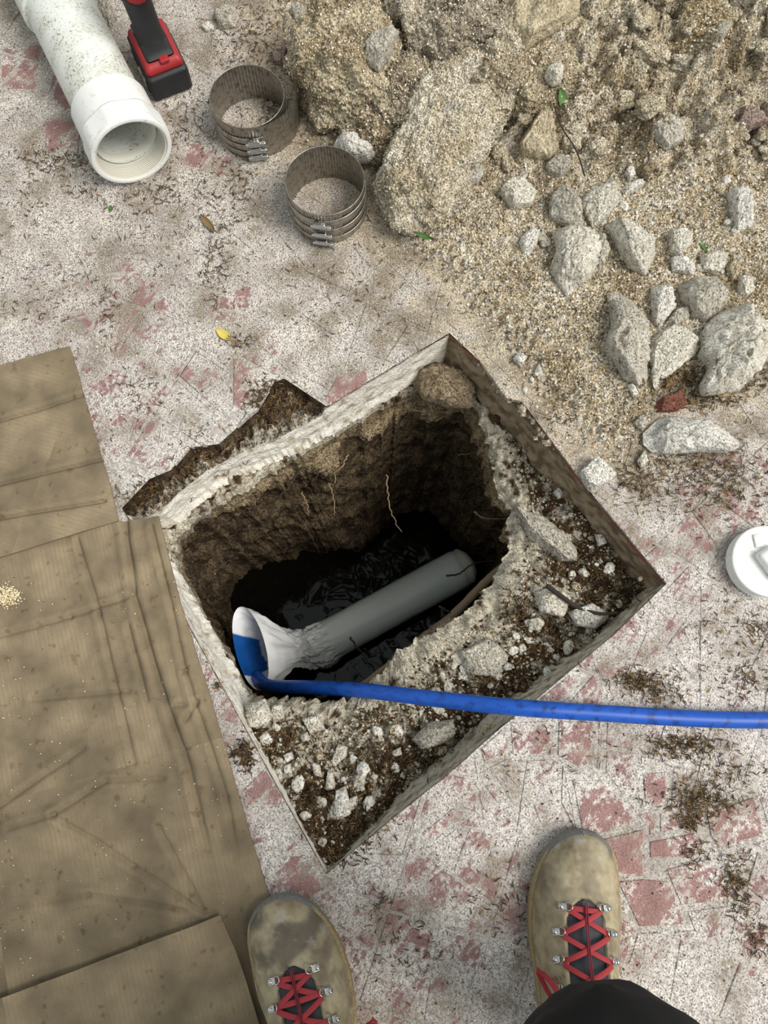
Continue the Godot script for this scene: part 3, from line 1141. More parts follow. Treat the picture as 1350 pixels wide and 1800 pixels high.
func build_rocks() -> void:
	var big := [
		["large angular concrete chunk pointing down toward the hole, middle of the rubble", "pale", 0.035, [972, 397, 1010, 392, 1047, 403, 1057, 440, 1047, 477, 1000, 515, 978, 487, 968, 467, 980, 433]],
		["grey chunk tucked behind the right side of the large angular chunk", "grey", 0.025, [1040, 400, 1063, 407, 1073, 440, 1063, 463, 1050, 467]],
		["long upright slab of rough grey concrete left of the flat pale stone", "grey", 0.032, [1070, 510, 1087, 505, 1117, 523, 1137, 553, 1140, 607, 1144, 660, 1130, 675, 1100, 663, 1083, 633, 1063, 610, 1077, 567]],
		["small bright block standing between the long slab and the round boulder", "white", 0.03, [1147, 503, 1170, 498, 1183, 510, 1187, 540, 1163, 570, 1153, 563, 1148, 533]],
		["rounded grey stone above the flat pale stone", "grey", 0.036, [1195, 497, 1230, 483, 1260, 483, 1275, 513, 1275, 540, 1247, 560, 1220, 550, 1203, 523]],
		["flat pale wedge-shaped stone with a smooth top among the rubble", "pale", 0.022, [1147, 590, 1187, 572, 1220, 573, 1235, 587, 1227, 620, 1167, 667, 1153, 683, 1146, 663, 1144, 613]],
		["largest round pitted boulder at the right edge of the photo", "pale", 0.05, [1257, 550, 1300, 528, 1333, 530, 1362, 560, 1370, 610, 1343, 640, 1310, 680, 1267, 687, 1240, 690, 1237, 670, 1253, 640, 1233, 620, 1237, 580]],
		["long pale greenish stone lying alone on the tiles below the boulder", "white", 0.03, [1133, 758, 1163, 730, 1190, 727, 1250, 737, 1283, 757, 1303, 783, 1283, 793, 1233, 792, 1183, 795, 1150, 793, 1133, 777]],
		["pale pointed stone on the edge of the sand nearest the hole", "white", 0.024, [1020, 830, 1047, 802, 1087, 827, 1077, 843, 1038, 862, 1028, 847]],
		["small grey stone at the left tip of the long pale stone", "grey", 0.012, [1113, 743, 1130, 727, 1140, 743, 1130, 757]],
		["dull red brick fragment between the long slab and the long pale stone", "red", 0.014, [1150, 707, 1200, 683, 1212, 707, 1190, 722, 1157, 723]],
		["pitted grey pebble wedged above the flat pale wedge stone", "grey", 0.018, [1170, 567, 1190, 540, 1210, 543, 1212, 560, 1187, 572]],
		["small pale stone below the red brick fragment, left of the litter", "pale", 0.012, [1120, 810, 1133, 790, 1140, 810, 1127, 823]],
		["oval light stone left of the large angular chunk", "white", 0.02, [913, 423, 940, 395, 950, 403, 943, 430, 930, 447, 917, 443]],
		["small pale chip on the sand right of the hole's far corner", "white", 0.012, [902, 630, 913, 617, 927, 627, 917, 645]],
		["tiny triangular white chip on the sand right of the far corner", "white", 0.012, [937, 660, 947, 637, 955, 660, 943, 662]],
		["bright white chip at the foot of the long grey slab", "white", 0.01, [1103, 677, 1113, 673, 1123, 693, 1113, 697]],
		["lumpy cluster of pale concrete right of the large angular chunk", "pale", 0.04, [1066, 384, 1085, 382, 1110, 395, 1133, 413, 1157, 420, 1157, 443, 1140, 477, 1113, 463, 1093, 433]],
		["pale stone right of the lumpy concrete cluster", "pale", 0.026, [1178, 405, 1215, 400, 1217, 425, 1195, 450, 1180, 440]],
		["flat pale chip above the rounded grey stone", "white", 0.014, [1180, 453, 1207, 453, 1227, 470, 1220, 482, 1183, 475]],
		["upright pale block half buried at the right side of the heap", "white", 0.03, [1282, 333, 1313, 327, 1323, 360, 1323, 397, 1297, 403, 1287, 360]],
		["triangular grey stone above the large angular chunk", "grey", 0.03, [967, 347, 997, 323, 1017, 353, 1028, 397, 1000, 393, 967, 377]],
		["crusty pale stone right of the triangular grey stone", "pale", 0.026, [1020, 353, 1033, 333, 1087, 323, 1093, 343, 1067, 383, 1043, 397]],
		["rounded pale stone left of the triangular grey stone", "pale", 0.026, [880, 335, 900, 313, 923, 313, 943, 337, 937, 357, 900, 362]],
		["small round grey stone above the triangular stone", "grey", 0.024, [960, 287, 980, 270, 1000, 273, 1002, 297, 987, 307, 967, 300]],
		["elongated pale lump with a thin black stem lying on it", "tan", 0.034, [930, 213, 960, 193, 982, 200, 983, 260, 967, 273, 920, 267, 913, 247]],
		["flat tan slab with a white broken edge at the top of the heap", "tan", 0.026, [890, -30, 1010, -30, 1023, 15, 1000, 33, 965, 55, 945, 65, 915, 92, 898, 60]],
		["small grey-green stone high on the right of the heap", "grey", 0.02, [1248, 63, 1273, 37, 1285, 43, 1280, 57, 1270, 65]],
		["pale stone perched on the clod beneath the flat slab", "pale", 0.02, [958, 130, 972, 108, 990, 123, 988, 140, 973, 145]],
		["pinkish broken stone sticking out of the heap at the right edge", "pink", 0.024, [1297, 217, 1310, 187, 1343, 197, 1354, 213, 1310, 222]],
		["small white stone in the middle of the heap above the rubble", "white", 0.016, [1100, 300, 1110, 290, 1117, 307, 1107, 315]],
		["crusty grey stone half buried in the middle of the heap", "grey", 0.02, [1145, 213, 1177, 197, 1207, 213, 1200, 247, 1173, 260, 1147, 240]],
		["grey stone resting on the big rounded clod at the top", "grey", 0.03, [642, 80, 675, 50, 702, 53, 688, 87, 665, 115, 642, 100]],
		["pale crumbly stone right above the nearer steel coupling", "white", 0.03, [585, 253, 608, 230, 642, 237, 665, 263, 648, 277, 608, 273]],
		["grey stone at the lower right flank of the long ridge clod", "grey", 0.022, [808, 300, 835, 280, 855, 293, 842, 317, 812, 323]],
		["pale stone at the top between drill and heap", "grey", 0.022, [375, 20, 400, 8, 420, 25, 412, 42, 385, 45]],
		["small white chip left of the pale stone beside the drill", "white", 0.009, [352, 44, 368, 39, 378, 50, 362, 54]],
		["pale concrete fragment between the white pipe and the drill", "grey", 0.02, [160, -8, 195, 8, 204, 25, 190, 47, 170, 30]],
		["grey stone at the far left foot of the heap", "grey", 0.02, [512, 12, 524, 2, 538, 16, 530, 34, 518, 32]],
		["reddish grey lump at the left foot of the big rounded clod", "pink", 0.022, [478, 92, 492, 78, 506, 92, 498, 110, 482, 106]],
		["two-toned pale stone right of the stones by the flat pale wedge", "pale", 0.018, [1300, 483, 1318, 480, 1326, 510, 1310, 524, 1298, 512]],
		["small tan stone right of the rounded grey stone", "tan", 0.016, [1278, 470, 1292, 452, 1302, 470, 1290, 492]],
		["narrow pale splinter above the lumpy concrete cluster", "white", 0.016, [1090, 330, 1130, 315, 1134, 322, 1100, 342]],
		["brown crumb block beside the white stone in the middle heap", "brown", 0.018, [1122, 300, 1140, 280, 1152, 296, 1140, 312]],
		["pale stone below the thin green blade", "pale", 0.018, [1232, 445, 1262, 440, 1280, 462, 1262, 480, 1236, 472]]]
	for e in big:
		rock("rubble_stone", e[0], "stone", e[1], e[2], e[3], "loose rubble on the soil heap", -0.03 if e[0].begins_with("flat tan slab") else 0.0)
	var ledge := [
		["pale flat stone standing out in the middle of the lower ledge", "pale", 0.02, [580, 1341, 594, 1307, 611, 1313, 609, 1329, 590, 1346]],
		["upright pale stone below the flat one on the lower ledge", "pale", 0.018, [570, 1390, 576, 1354, 586, 1358, 590, 1386]],
		["largest pale stone near the lower corner of the ledge", "white", 0.024, [586, 1431, 590, 1390, 607, 1382, 613, 1403, 617, 1431, 599, 1439]],
		["small pale stone right of the dark litter on the lower ledge", "pale", 0.012, [686, 1323, 704, 1313, 707, 1327, 692, 1330]],
		["round grey stone against the slab face, right part of lower ledge", "grey", 0.022, [745, 1370, 761, 1346, 778, 1354, 766, 1374, 747, 1378]],
		["wide flat boulder of bedding concrete under the blue hose", "grey", 0.03, [723, 1301, 757, 1268, 798, 1264, 800, 1290, 790, 1305, 741, 1317]],
		["grey pebble near the hose against the slab face", "grey", 0.014, [802, 1313, 818, 1310, 820, 1326, 804, 1328]],
		["pale pebble touching the left side of the two upright stones", "pale", 0.016, [545, 1338, 562, 1345, 566, 1366, 554, 1364]],
		["pale pebble near the left slab face of the lower ledge", "white", 0.014, [497, 1326, 513, 1321, 516, 1334, 505, 1340]],
		["second pale pebble below the one at the left slab face", "white", 0.014, [497, 1346, 511, 1342, 513, 1358, 501, 1360]],
		["pale stone at the upper left of the lower ledge litter", "pale", 0.016, [527, 1293, 540, 1286, 544, 1301, 530, 1304]],
		["rough pale stone right of the largest lower corner stone", "pale", 0.016, [610, 1406, 628, 1398, 630, 1415, 614, 1420]],
		["round pale pebble on the right bank of the pit", "white", 0.016, [974, 864, 982, 856, 992, 868, 982, 878]],
		["pale pebble near the right corner of the hole", "white", 0.014, [1047, 937, 1061, 940, 1067, 955, 1053, 960]],
		["greyish lump of concrete under the twig on the right ledge", "pale", 0.024, [940, 1040, 975, 1030, 1005, 1055, 990, 1085, 950, 1075]],
		["long pale lump of concrete right of the twig", "white", 0.022, [1000, 1075, 1040, 1060, 1075, 1085, 1050, 1105, 1015, 1100]],
		["broad tongue of broken concrete on the right bank of the pit", "grey", 0.03, [905, 890, 960, 910, 1010, 955, 1030, 985, 985, 985, 930, 945]],
		["large grey concrete lump on the left of the lower ledge", "pale", 0.03, [430, 1240, 465, 1228, 480, 1262, 462, 1285, 436, 1275]],
		["small lump of concrete right of the left concrete lump", "pale", 0.022, [474, 1240, 496, 1238, 500, 1262, 482, 1268]],
		["pale stub of concrete beneath the hose left of the hole edge", "pale", 0.018, [530, 1262, 560, 1258, 572, 1282, 545, 1290]],
		["big dusty concrete lump on the right ledge beside the pit rim", "grey", 0.026, [800, 1150, 860, 1120, 900, 1150, 870, 1190, 815, 1185]]]
	ledge.append(["broken concrete lump hanging under the slab at the far corner", "brown", 0.034, [722, 664, 765, 636, 812, 640, 836, 684, 830, 714, 790, 712, 745, 700]])
	for e in ledge:
		rock("ledge_stone", e[0], "stone", e[1], e[2], e[3], "stones on the ledge inside the hole")
	# small countable pebbles
	rng.seed = 4242
	var shapes := []
	for k in 6:
		var t: String = ["white", "pale", "grey", "pale", "tan", "white"][k]
		var poly := PackedVector2Array()
		var m := 6 + k % 3
		for i in m:
			var a := TAU * i / m
			poly.append(Vector2(cos(a), sin(a) * (0.7 + 0.1 * (k % 3))) * rng.randf_range(0.75, 1.1) * 0.01)
		var col := tone(t)
		shapes.append(stone(poly, 0.011, 100.0 + k, col[0], col[1], 18))
	var spots := [
		["ledge_pebble", "small pale pebble lying in the debris on the ledge inside the hole", "pebbles on the ledge", 150, [430, 1260, 560, 1500, 720, 1400, 900, 1240, 1080, 1090, 1130, 1020, 1040, 920, 960, 960, 930, 1060, 820, 1140, 740, 1220, 560, 1270], 0.4, 1.5],
		["heap_pebble", "small pale pebble scattered over the soil heap behind the hole", "pebbles on the soil heap", 110, [880, 330, 960, 240, 1120, 280, 1330, 180, 1330, 480, 1240, 560, 1160, 480, 1080, 490, 960, 520, 900, 480], 0.35, 1.2],
		["sand_pebble", "tiny pale chip lying on the sand right of the hole", "chips on the sand", 36, [820, 590, 960, 520, 1060, 620, 1100, 760, 1020, 800], 0.25, 0.6],
		["floor_chip", "tiny white concrete chip lying on the dusty tiles near the right boot", "chips on the tiles", 28, [640, 1540, 930, 1260, 1330, 1100, 1330, 1780, 1120, 1700, 900, 1500, 700, 1780], 0.18, 0.4]]
	for s in spots:
		var poly := PackedVector2Array()
		var a: Array = s[4]
		for i in range(0, a.size(), 2): poly.append(Vector2(a[i], a[i + 1]))
		var lo := Vector2(1e9, 1e9)
		var hi := -lo
		for p in poly:
			lo = lo.min(p)
			hi = hi.max(p)
		var made := 0
		while made < int(s[3]):
			var p := Vector2(rng.randf_range(lo.x, hi.x), rng.randf_range(lo.y, hi.y))
			if not Geometry2D.is_point_in_polygon(p, poly): continue
			made += 1
			var w := hit(p.x, p.y)
			var pick := rng.randi() % 6
			var o := put(s[0], shapes[pick], M.rock, null, w + Vector3(0, -0.001, 0))
			var k := lerpf(s[5], s[6], pow(rng.randf(), 2.0))
			o.scale = Vector3(k, k * rng.randf_range(0.7, 1.1), k)
			o.rotation.y = rng.randf() * TAU
			var word: String = ["white", "pale", "grey", "pale", "tan", "white"][pick]
			var label: String = s[1]
			if s[0] == "ledge_pebble": label = "small %s pebble lying in the debris on the %s of the hole" % [word, "right ledge" if p.x > 850.0 else ("near corner ledge" if p.y > 1380.0 else "ledge below the hose")]
			elif s[0] == "heap_pebble": label = "small %s pebble scattered over the %s of the soil heap" % [word, "right side" if p.x > 1180.0 else ("rubble edge" if p.y > 380.0 else "middle")]
			else: label = s[1].replace("tiny pale", "tiny " + word).replace("tiny white", "tiny " + word)
			tag(o, label, "pebble", s[2])

var clod_points := PackedVector3Array()

func build_clods() -> void:
	rng.seed = 12
	# [label, pixel centre, half sizes, turn, tones, roughness]
	var list := [
		["big rounded tan clod of soil at the top of the heap beside the couplings", 612, 105, Vector3(0.098, 0.085, 0.11), 0.3, lin(220, 207, 178), lin(172, 154, 124), 0.018],
		["long pale ridge-shaped clod of crumbly soil in the middle of the heap", 786, 205, Vector3(0.08, 0.075, 0.185), -0.42, lin(240, 233, 216), lin(196, 181, 152), 0.014],
		["dark crumbly clod wedged between the rounded clod and the ridge clod", 706, 180, Vector3(0.05, 0.06, 0.09), -0.4, lin(186, 173, 150), lin(118, 106, 90), 0.018],
		["crumbly upper clod with dark streaks at the top edge of the heap", 790, 20, Vector3(0.1, 0.08, 0.1), 0.2, lin(214, 203, 182), lin(130, 120, 106), 0.019],
		["broad tan clod beneath the flat white-edged slab", 940, 130, Vector3(0.085, 0.05, 0.085), 0.5, lin(212, 199, 172), lin(168, 152, 124), 0.013],
		["small tan clod above the stone at the far left foot of the ridge clod", 655, 225, Vector3(0.05, 0.05, 0.05), 0.0, lin(206, 192, 166), lin(148, 132, 108), 0.014],
		["grey-tan clod behind the right flank of the ridge clod", 872, 130, Vector3(0.05, 0.055, 0.1), -0.3, lin(220, 210, 188), lin(160, 145, 120), 0.015],
		["rounded tan clod high on the right of the heap", 1258, 15, Vector3(0.05, 0.035, 0.045), 0.0, lin(206, 188, 150), lin(168, 148, 114), 0.01]]
	var made := []
	for k in list.size():
		var e: Array = list[k]
		var s: Vector3 = e[3]
		var p := hit(e[1], e[2])
		# the pixel marks the middle of what is seen: move the base back under it
		var q := G(e[1], e[2], p.y + s.y * 0.55)
		var y := ground_h(q.x, q.z)
		var o := put("soil_clod", blob(s, 220, 130, e[7], 16.0, e[5], e[6], Vector3(k * 13.0, 0, 0), 0.25), M.soil, null, Vector3(q.x, y + s.y * 0.42, q.z))
		o.rotation.y = e[4]
		var vv: PackedVector3Array = o.mesh.surface_get_arrays(0)[Mesh.ARRAY_VERTEX]
		for q2 in int(5200.0 * s.x * s.z / 0.01):
			clod_points.append(o.transform * vv[rng.randi_range(220 * 6, 220 * 75)])
		made.append([o.position, s, e[4]])
		tag(o, e[0], "soil clod", "clods of the soil heap")
	clods = made

func crumb_mesh() -> ArrayMesh:
	var v := PackedVector3Array([Vector3(0, 1, 0), Vector3(0.9, 0.1, 0.2), Vector3(-0.2, 0, 0.9), Vector3(-1, 0.2, -0.1), Vector3(0.1, -0.1, -0.95), Vector3(0, -0.8, 0)])
	var t := PackedInt32Array([0, 2, 1, 0, 3, 2, 0, 4, 3, 0, 1, 4, 5, 1, 2, 5, 2, 3, 5, 3, 4, 5, 4, 1])
	var vv := PackedVector3Array()
	var n := PackedVector3Array()
	var idx := PackedInt32Array()
	for i in range(0, t.size(), 3):
		var f := (v[t[i + 2]] - v[t[i]]).cross(v[t[i + 1]] - v[t[i]]).normalized()
		var order := [0, 1, 2]
		if f.dot(v[t[i]] + v[t[i + 1]] + v[t[i + 2]]) < 0.0:
			f = -f
			order = [0, 2, 1]
		for k in order:
			vv.append(v[t[i + k]])
			n.append(f)
			idx.append(idx.size())
	return arr_mesh(vv, n, PackedVector2Array(), PackedColorArray(), idx)

func multi(called: String, mesh: Mesh, xf: Array, cols: PackedColorArray, m: Material, label: String, category: String) -> void:
	var mm := MultiMesh.new()
	mm.transform_format = MultiMesh.TRANSFORM_3D
	mm.use_colors = true
	mm.mesh = mesh
	mm.instance_count = xf.size()
	for i in xf.size():
		mm.set_instance_transform(i, xf[i])
		mm.set_instance_color(i, cols[i])
	var o := MultiMeshInstance3D.new()
	o.multimesh = mm
	o.material_override = m
	o.name = numbered(called)
	add_child(o)
	tag(o, label, category, "", "stuff")

func spin(s: Vector3) -> Basis:
	return Basis.from_euler(Vector3(rng.randf() * TAU, rng.randf() * TAU, rng.randf() * TAU)).scaled_local(s)

func on_card(p: Vector3) -> bool:
	var q := Vector2(p.x, p.z)
	for c in card_polys:
		if Geometry2D.is_point_in_polygon(q, c): return true
	return false

var card_polys := []

func build_crumbs() -> void:
	rng.seed = 99
	var cm := crumb_mesh()
	var xf := []
	var co := PackedColorArray()
	# soil crumbs on the heap and the sand around it
	var pal := [lin(220, 211, 190), lin(196, 182, 152), lin(162, 147, 120), lin(238, 233, 220), lin(112, 97, 76), lin(180, 157, 116)]
	var tries := 0
	while xf.size() < 80000 and tries < 300000:
		tries += 1
		var x := rng.randf_range(-0.3, 0.85)
		var z := rng.randf_range(-1.35, -0.3)
		var d := sample_map(d1map, x, z)
		if d < -0.03 or rng.randf() > clampf(0.25 + d * 10.0, 0.05, 1.0): continue
		if Geometry2D.is_point_in_polygon(Vector2(x, z), R0): continue
		var s := lerpf(0.0009, 0.0032, pow(rng.randf(), 3.0))
		xf.append(Transform3D(spin(Vector3(s, s * 0.8, s)), Vector3(x, maxf(heap_h(x, z), 0.0) + s * 0.3, z)))
		co.append(pal[rng.randi() % 6])
	for p in clod_points:
		var s := lerpf(0.0008, 0.0028, pow(rng.randf(), 3.0))
		xf.append(Transform3D(spin(Vector3(s, s * 0.8, s)), p))
		co.append(pal[rng.randi() % 4])
	multi("soil_crumbs", cm, xf, co, M.crumb, "loose sandy crumbs covering the soil heap", "soil")
	# fist-sized and smaller lumps half sunk in the heap
	xf = []
	co = PackedColorArray()
	tries = 0
	while xf.size() < 480 and tries < 20000:
		tries += 1
		var x := rng.randf_range(-0.3, 0.85)
		var z := rng.randf_range(-1.35, -0.35)
		var d := sample_map(d1map, x, z)
		if d < 0.02 or rng.randf() > clampf(0.12 + sample_map(d2map, x, z) * 5.0, 0.08, 1.0): continue
		if Geometry2D.is_point_in_polygon(Vector2(x, z), R0): continue
		var s := lerpf(0.005, 0.024, pow(rng.randf(), 3.0)) * clampf(0.45 + sample_map(d2map, x, z) * 6.0, 0.35, 1.0)
		xf.append(Transform3D(Basis.from_euler(Vector3(rng.randf() * 0.6, rng.randf() * TAU, 0)).scaled_local(Vector3(s * rng.randf_range(0.8, 1.5), s * 0.7, s)), Vector3(x, heap_h(x, z), z)))
		co.append([lin(255, 255, 255), lin(246, 244, 240), lin(236, 232, 226), lin(255, 253, 248)][rng.randi() % 4])
	multi("soil_lumps", blob(Vector3.ONE, 44, 26, 0.34, 1.1, lin(236, 227, 206), lin(200, 187, 160), Vector3.ZERO, 0.5), xf, co, M.soil_world, "crumbly lumps of tan soil half sunk in the heap", "soil")
	# gravel and grit on the ledge
	xf = []
	co = PackedColorArray()
	pal = [lin(196, 190, 174), lin(160, 152, 134), lin(82, 64, 48), lin(62, 48, 36), lin(110, 88, 62), lin(210, 206, 192)]
	tries = 0
	while xf.size() < 9000 and tries < 60000:
		tries += 1
		var p := Vector2(rng.randf_range(-0.4, 0.45), rng.randf_range(-0.75, 0.3))
		if not Geometry2D.is_point_in_polygon(p, R1) or Geometry2D.is_point_in_polygon(p, R3): continue
		if in_poly(p, R3) > -0.03: continue
		var s := lerpf(0.001, 0.0042, pow(rng.randf(), 3.0))
		xf.append(Transform3D(spin(Vector3(s, s * 0.8, s)), Vector3(p.x, ledge_h(p.x, p.y) + s * 0.4, p.y)))
		co.append(pal[rng.randi() % 6])
	multi("ledge_grit", cm, xf, co, M.crumb, "grit and soil crumbs covering the ledge inside the hole", "grit")
	# grit on the tiles
	xf = []
	co = PackedColorArray()
	pal = [lin(214, 208, 200), lin(190, 180, 168), lin(110, 92, 74), lin(78, 62, 48), lin(168, 152, 130), lin(230, 226, 220)]
	var n := noise("gritn", 9.0, 3)
	tries = 0
	while xf.size() < 15000 and tries < 90000:
		tries += 1
		var p := Vector3(rng.randf_range(-0.8, 0.8), 0, rng.randf_range(-1.3, 0.5))
		if n.get_noise_2d(p.x, p.z) + rng.randf_range(-0.4, 0.4) < 0.0: continue
		if Geometry2D.is_point_in_polygon(Vector2(p.x, p.z), R0) or on_card(p): continue
		var s := lerpf(0.0006, 0.0024, pow(rng.randf(), 4.0))
		p.y = 0.0012
		xf.append(Transform3D(spin(Vector3(s, s * 0.7, s)), p))
		co.append(pal[rng.randi() % 6])
	multi("floor_grit", cm, xf, co, M.crumb, "fine grit scattered over the dusty tiles", "grit")

func litter_mesh() -> ArrayMesh:
	# a curled dry catkin: a short crooked strand
	var pts := PackedVector3Array([Vector3(-1, 0.0, 0), Vector3(-0.5, 0.12, 0.22), Vector3(0.0, 0.1, 0.1), Vector3(0.5, 0.16, -0.2), Vector3(1, 0.02, -0.05)])
	return tube(pts, PackedFloat32Array([0.08, 0.14, 0.16, 0.13, 0.06]), 4, false)

func build_litter() -> void:
	rng.seed = 31
	var lm := litter_mesh()
	var xf := []
	var co := PackedColorArray()
	var pal := [lin(92, 76, 56), lin(118, 96, 66), lin(70, 56, 42), lin(142, 116, 76), lin(84, 72, 56), lin(58, 48, 38)]
	# [pixel x, y, spread x, spread y, count]
	var clumps := [
		[100, 285, 60, 18, 130], [150, 335, 25, 12, 25], [290, 335, 60, 25, 90], [330, 210, 40, 40, 80], [380, 480, 20, 60, 90], [420, 330, 25, 60, 70], [440, 80, 45, 70, 260], [480, 200, 20, 40, 80],
		[400, 330, 60, 60, 60], [60, 360, 40, 40, 40], [190, 560, 12, 40, 40], [420, 600, 20, 14, 40], [250, 700, 50, 40, 60], [380, 780, 40, 30, 30], [600, 520, 90, 60, 60], [300, 420, 120, 80, 90], [100, 520, 80, 60, 60],
		[470, 700, 26, 22, 220], [500, 730, 25, 30, 200], [360, 820, 40, 22, 200], [270, 870, 35, 18, 160], [1190, 660, 40, 20, 260], [1230, 700, 60, 18, 240], [1320, 660, 40, 20, 120], [1210, 830, 80, 50, 420], [1300, 850, 60, 60, 180], [1110, 840, 35, 30, 120],
		[1120, 1195, 30, 16, 170], [1160, 1215, 40, 20, 90], [1200, 1310, 50, 18, 210], [1230, 1410, 50, 25, 260], [1270, 1350, 40, 25, 70], [1215, 1440, 18, 18, 80], [1290, 1540, 25, 35, 90], [1305, 1580, 20, 35, 60], [1220, 1500, 20, 20, 50], [1330, 1650, 20, 30, 60], [1310, 1190, 40, 30, 80],
		[1330, 1110, 20, 20, 50], [700, 1660, 60, 60, 60], [660, 1580, 20, 14, 18], [1270, 1100, 60, 50, 50], [1000, 1300, 120, 60, 40], [900, 1600, 60, 60, 60],
		[750, 470, 90, 60, 60], [960, 560, 90, 60, 90], [1000, 700, 90, 60, 110], [1090, 210, 90, 60, 150], [1050, 160, 50, 40, 120], [1200, 300, 90, 70, 90], [1010, 250, 40, 40, 60]]
	for e in clumps:
		for k in int(e[4] * 1.25):
			var p := hit(rng.randfn(e[0], e[2] * 0.72), rng.randfn(e[1], e[3] * 0.72))
			if on_card(p) and p.y > -0.02: continue
			if p.y < -0.03: p.y += 0.0
			var s := rng.randf_range(0.002, 0.0058)
			xf.append(Transform3D(Basis.from_euler(Vector3(rng.randf_range(-0.3, 0.3), rng.randf() * TAU, rng.randf_range(-0.4, 0.4))).scaled_local(Vector3(s, 0.0036, 0.0046)), p + Vector3(0, 0.0012 + rng.randf() * 0.003, 0)))
			co.append(pal[rng.randi() % 6])
	# dense litter on the ledge
	var led := [[500, 1290, 60, 40, 420], [555, 1400, 40, 40, 420], [620, 1450, 60, 50, 620], [690, 1340, 70, 40, 500], [740, 1330, 60, 40, 300], [600, 1330, 60, 40, 260], [600, 1500, 25, 25, 200], [860, 1200, 50, 30, 300], [980, 1110, 60, 40, 420], [1060, 1030, 50, 45, 520], [1000, 990, 50, 40, 420], [1110, 1040, 30, 30, 260], [910, 1080, 40, 40, 220], [660, 1260, 50, 18, 160], [390, 1200, 14, 20, 60], [820, 1240, 40, 20, 140], [430, 1330, 20, 25, 200]]
	for e in led:
		for k in int(e[4] * 0.5):
			var p := hit(rng.randfn(e[0], e[2] * 0.5), rng.randfn(e[1], e[3] * 0.5))
			var q := Vector2(p.x, p.z)
			if Geometry2D.is_point_in_polygon(q, R3) or on_card(p): continue
			if Geometry2D.is_point_in_polygon(q, R0) and in_poly(q, R1) < 0.004: continue
			var s := rng.randf_range(0.0025, 0.007)
			xf.append(Transform3D(Basis.from_euler(Vector3(rng.randf_range(-0.4, 0.4), rng.randf() * TAU, rng.randf_range(-0.5, 0.5))).scaled_local(Vector3(s, 0.0045, 0.006)), p + Vector3(0, 0.001 + rng.randf() * 0.006, 0)))
			co.append(pal[rng.randi() % 6].lerp(lin(52, 38, 28), 0.35))
	multi("dry_litter", lm, xf, co, M.crumb, "dry brown catkin litter strewn in clumps over tiles and ledge", "plant litter")

# ---------------------------------------------------------------- things
func frame_from(at: Vector3, toward: Vector3) -> Transform3D:   # local -z looks along toward, y up
	return Transform3D(Basis.looking_at((toward - at).normalized(), Vector3.UP), at)

func build_pipe() -> void:
	var r := 0.0575
	var mouth := G(233, 268, 0.066)
	var back := G(99, 0, 0.062)
	var dirn := (back - mouth).normalized()
	var root := base("drain_pipe", Vector3(mouth.x, 0, mouth.z), "white plastic drain pipe with a threaded collar, lying on the tiles", "pipe")
	# turned about local y, then laid along dirn
	var bas := Basis(dirn.cross(Vector3.UP).normalized() * 1.0, dirn, Vector3.ZERO)
	bas = Basis(Quaternion(Vector3.UP, dirn))
	var up := Vector3(0, 0.066, 0)
	var len := 0.95
	var pm := lathe(PackedVector2Array([Vector2(r - 0.006, 0.03), Vector2(r - 0.006, len), Vector2(r, len), Vector2(r, 0.05)]), 72, true)
	var p := put("pipe", pm, M.pvc, root)
	p.transform = Transform3D(bas, up)
	var sl := put("sleeve", lathe(PackedVector2Array([Vector2(r, 0.318), Vector2(0.0625, 0.318), Vector2(0.064, 0.321), Vector2(0.064, 0.42), Vector2(0.0625, 0.423), Vector2(r, 0.423)]), 72, true), M.pvc, root)
	sl.transform = Transform3D(bas, up)
	# collar: socket, step, eight-sided grip and rim, threaded bore
	var hub := put("socket", lathe(PackedVector2Array([Vector2(r, 0.098), Vector2(0.0618, 0.098), Vector2(0.0638, 0.0955), Vector2(0.0644, 0.043), Vector2(0.0644, 0.036)]), 72, false), M.pvc_clean, root)
	hub.transform = Transform3D(bas, up)
	var seg := 96
	var v := PackedVector3Array()
	for l in [[0.062, 0.043, 0.0], [0.0668, 0.0415, 1.0], [0.0676, 0.038, 1.0], [0.0676, 0.010, 1.0], [0.0672, 0.007, 1.0], [0.0665, 0.0065, 0.0], [0.0665, 0.0015, 0.0], [0.0655, 0.0, 0.0], [0.0605, 0.0, 0.0], [0.0595, 0.0012, 0.0]]:
		for s in seg:
			var t := TAU * s / seg
			var f := fmod(t + PI / 8.0, PI / 4.0) - PI / 8.0
			var rr: float = l[0]
			if float(l[2]) > 0.5: rr = minf(rr * 1.012, rr * 0.972 / cos(f))
			v.append(Vector3(cos(t) * rr, l[1], sin(t) * rr))
	var rim := put("grip_collar", grid(v, seg, 10, true, true), M.pvc_clean, root)
	rim.transform = Transform3D(bas, up)
	var prof := PackedVector2Array([Vector2(0.0595, 0.0012)])
	for k in 9:
		var y := 0.002 + k * 0.0034
		prof.append(Vector2(0.0598, y))
		prof.append(Vector2(0.0598, y + 0.0012))
		prof.append(Vector2(0.0566, y + 0.0016))
		prof.append(Vector2(0.0566, y + 0.003))
	prof.append(Vector2(0.0565, 0.034))
	prof.append(Vector2(0.0505, 0.036))
	prof.append(Vector2(0.0505, 0.05))
	var th := put("thread", lathe(prof, 72, true), M.pvc_inside, root)
	th.transform = Transform3D(bas, up)
	tag(root.get_node("thread"), "ribbed screw thread inside the collar", "")

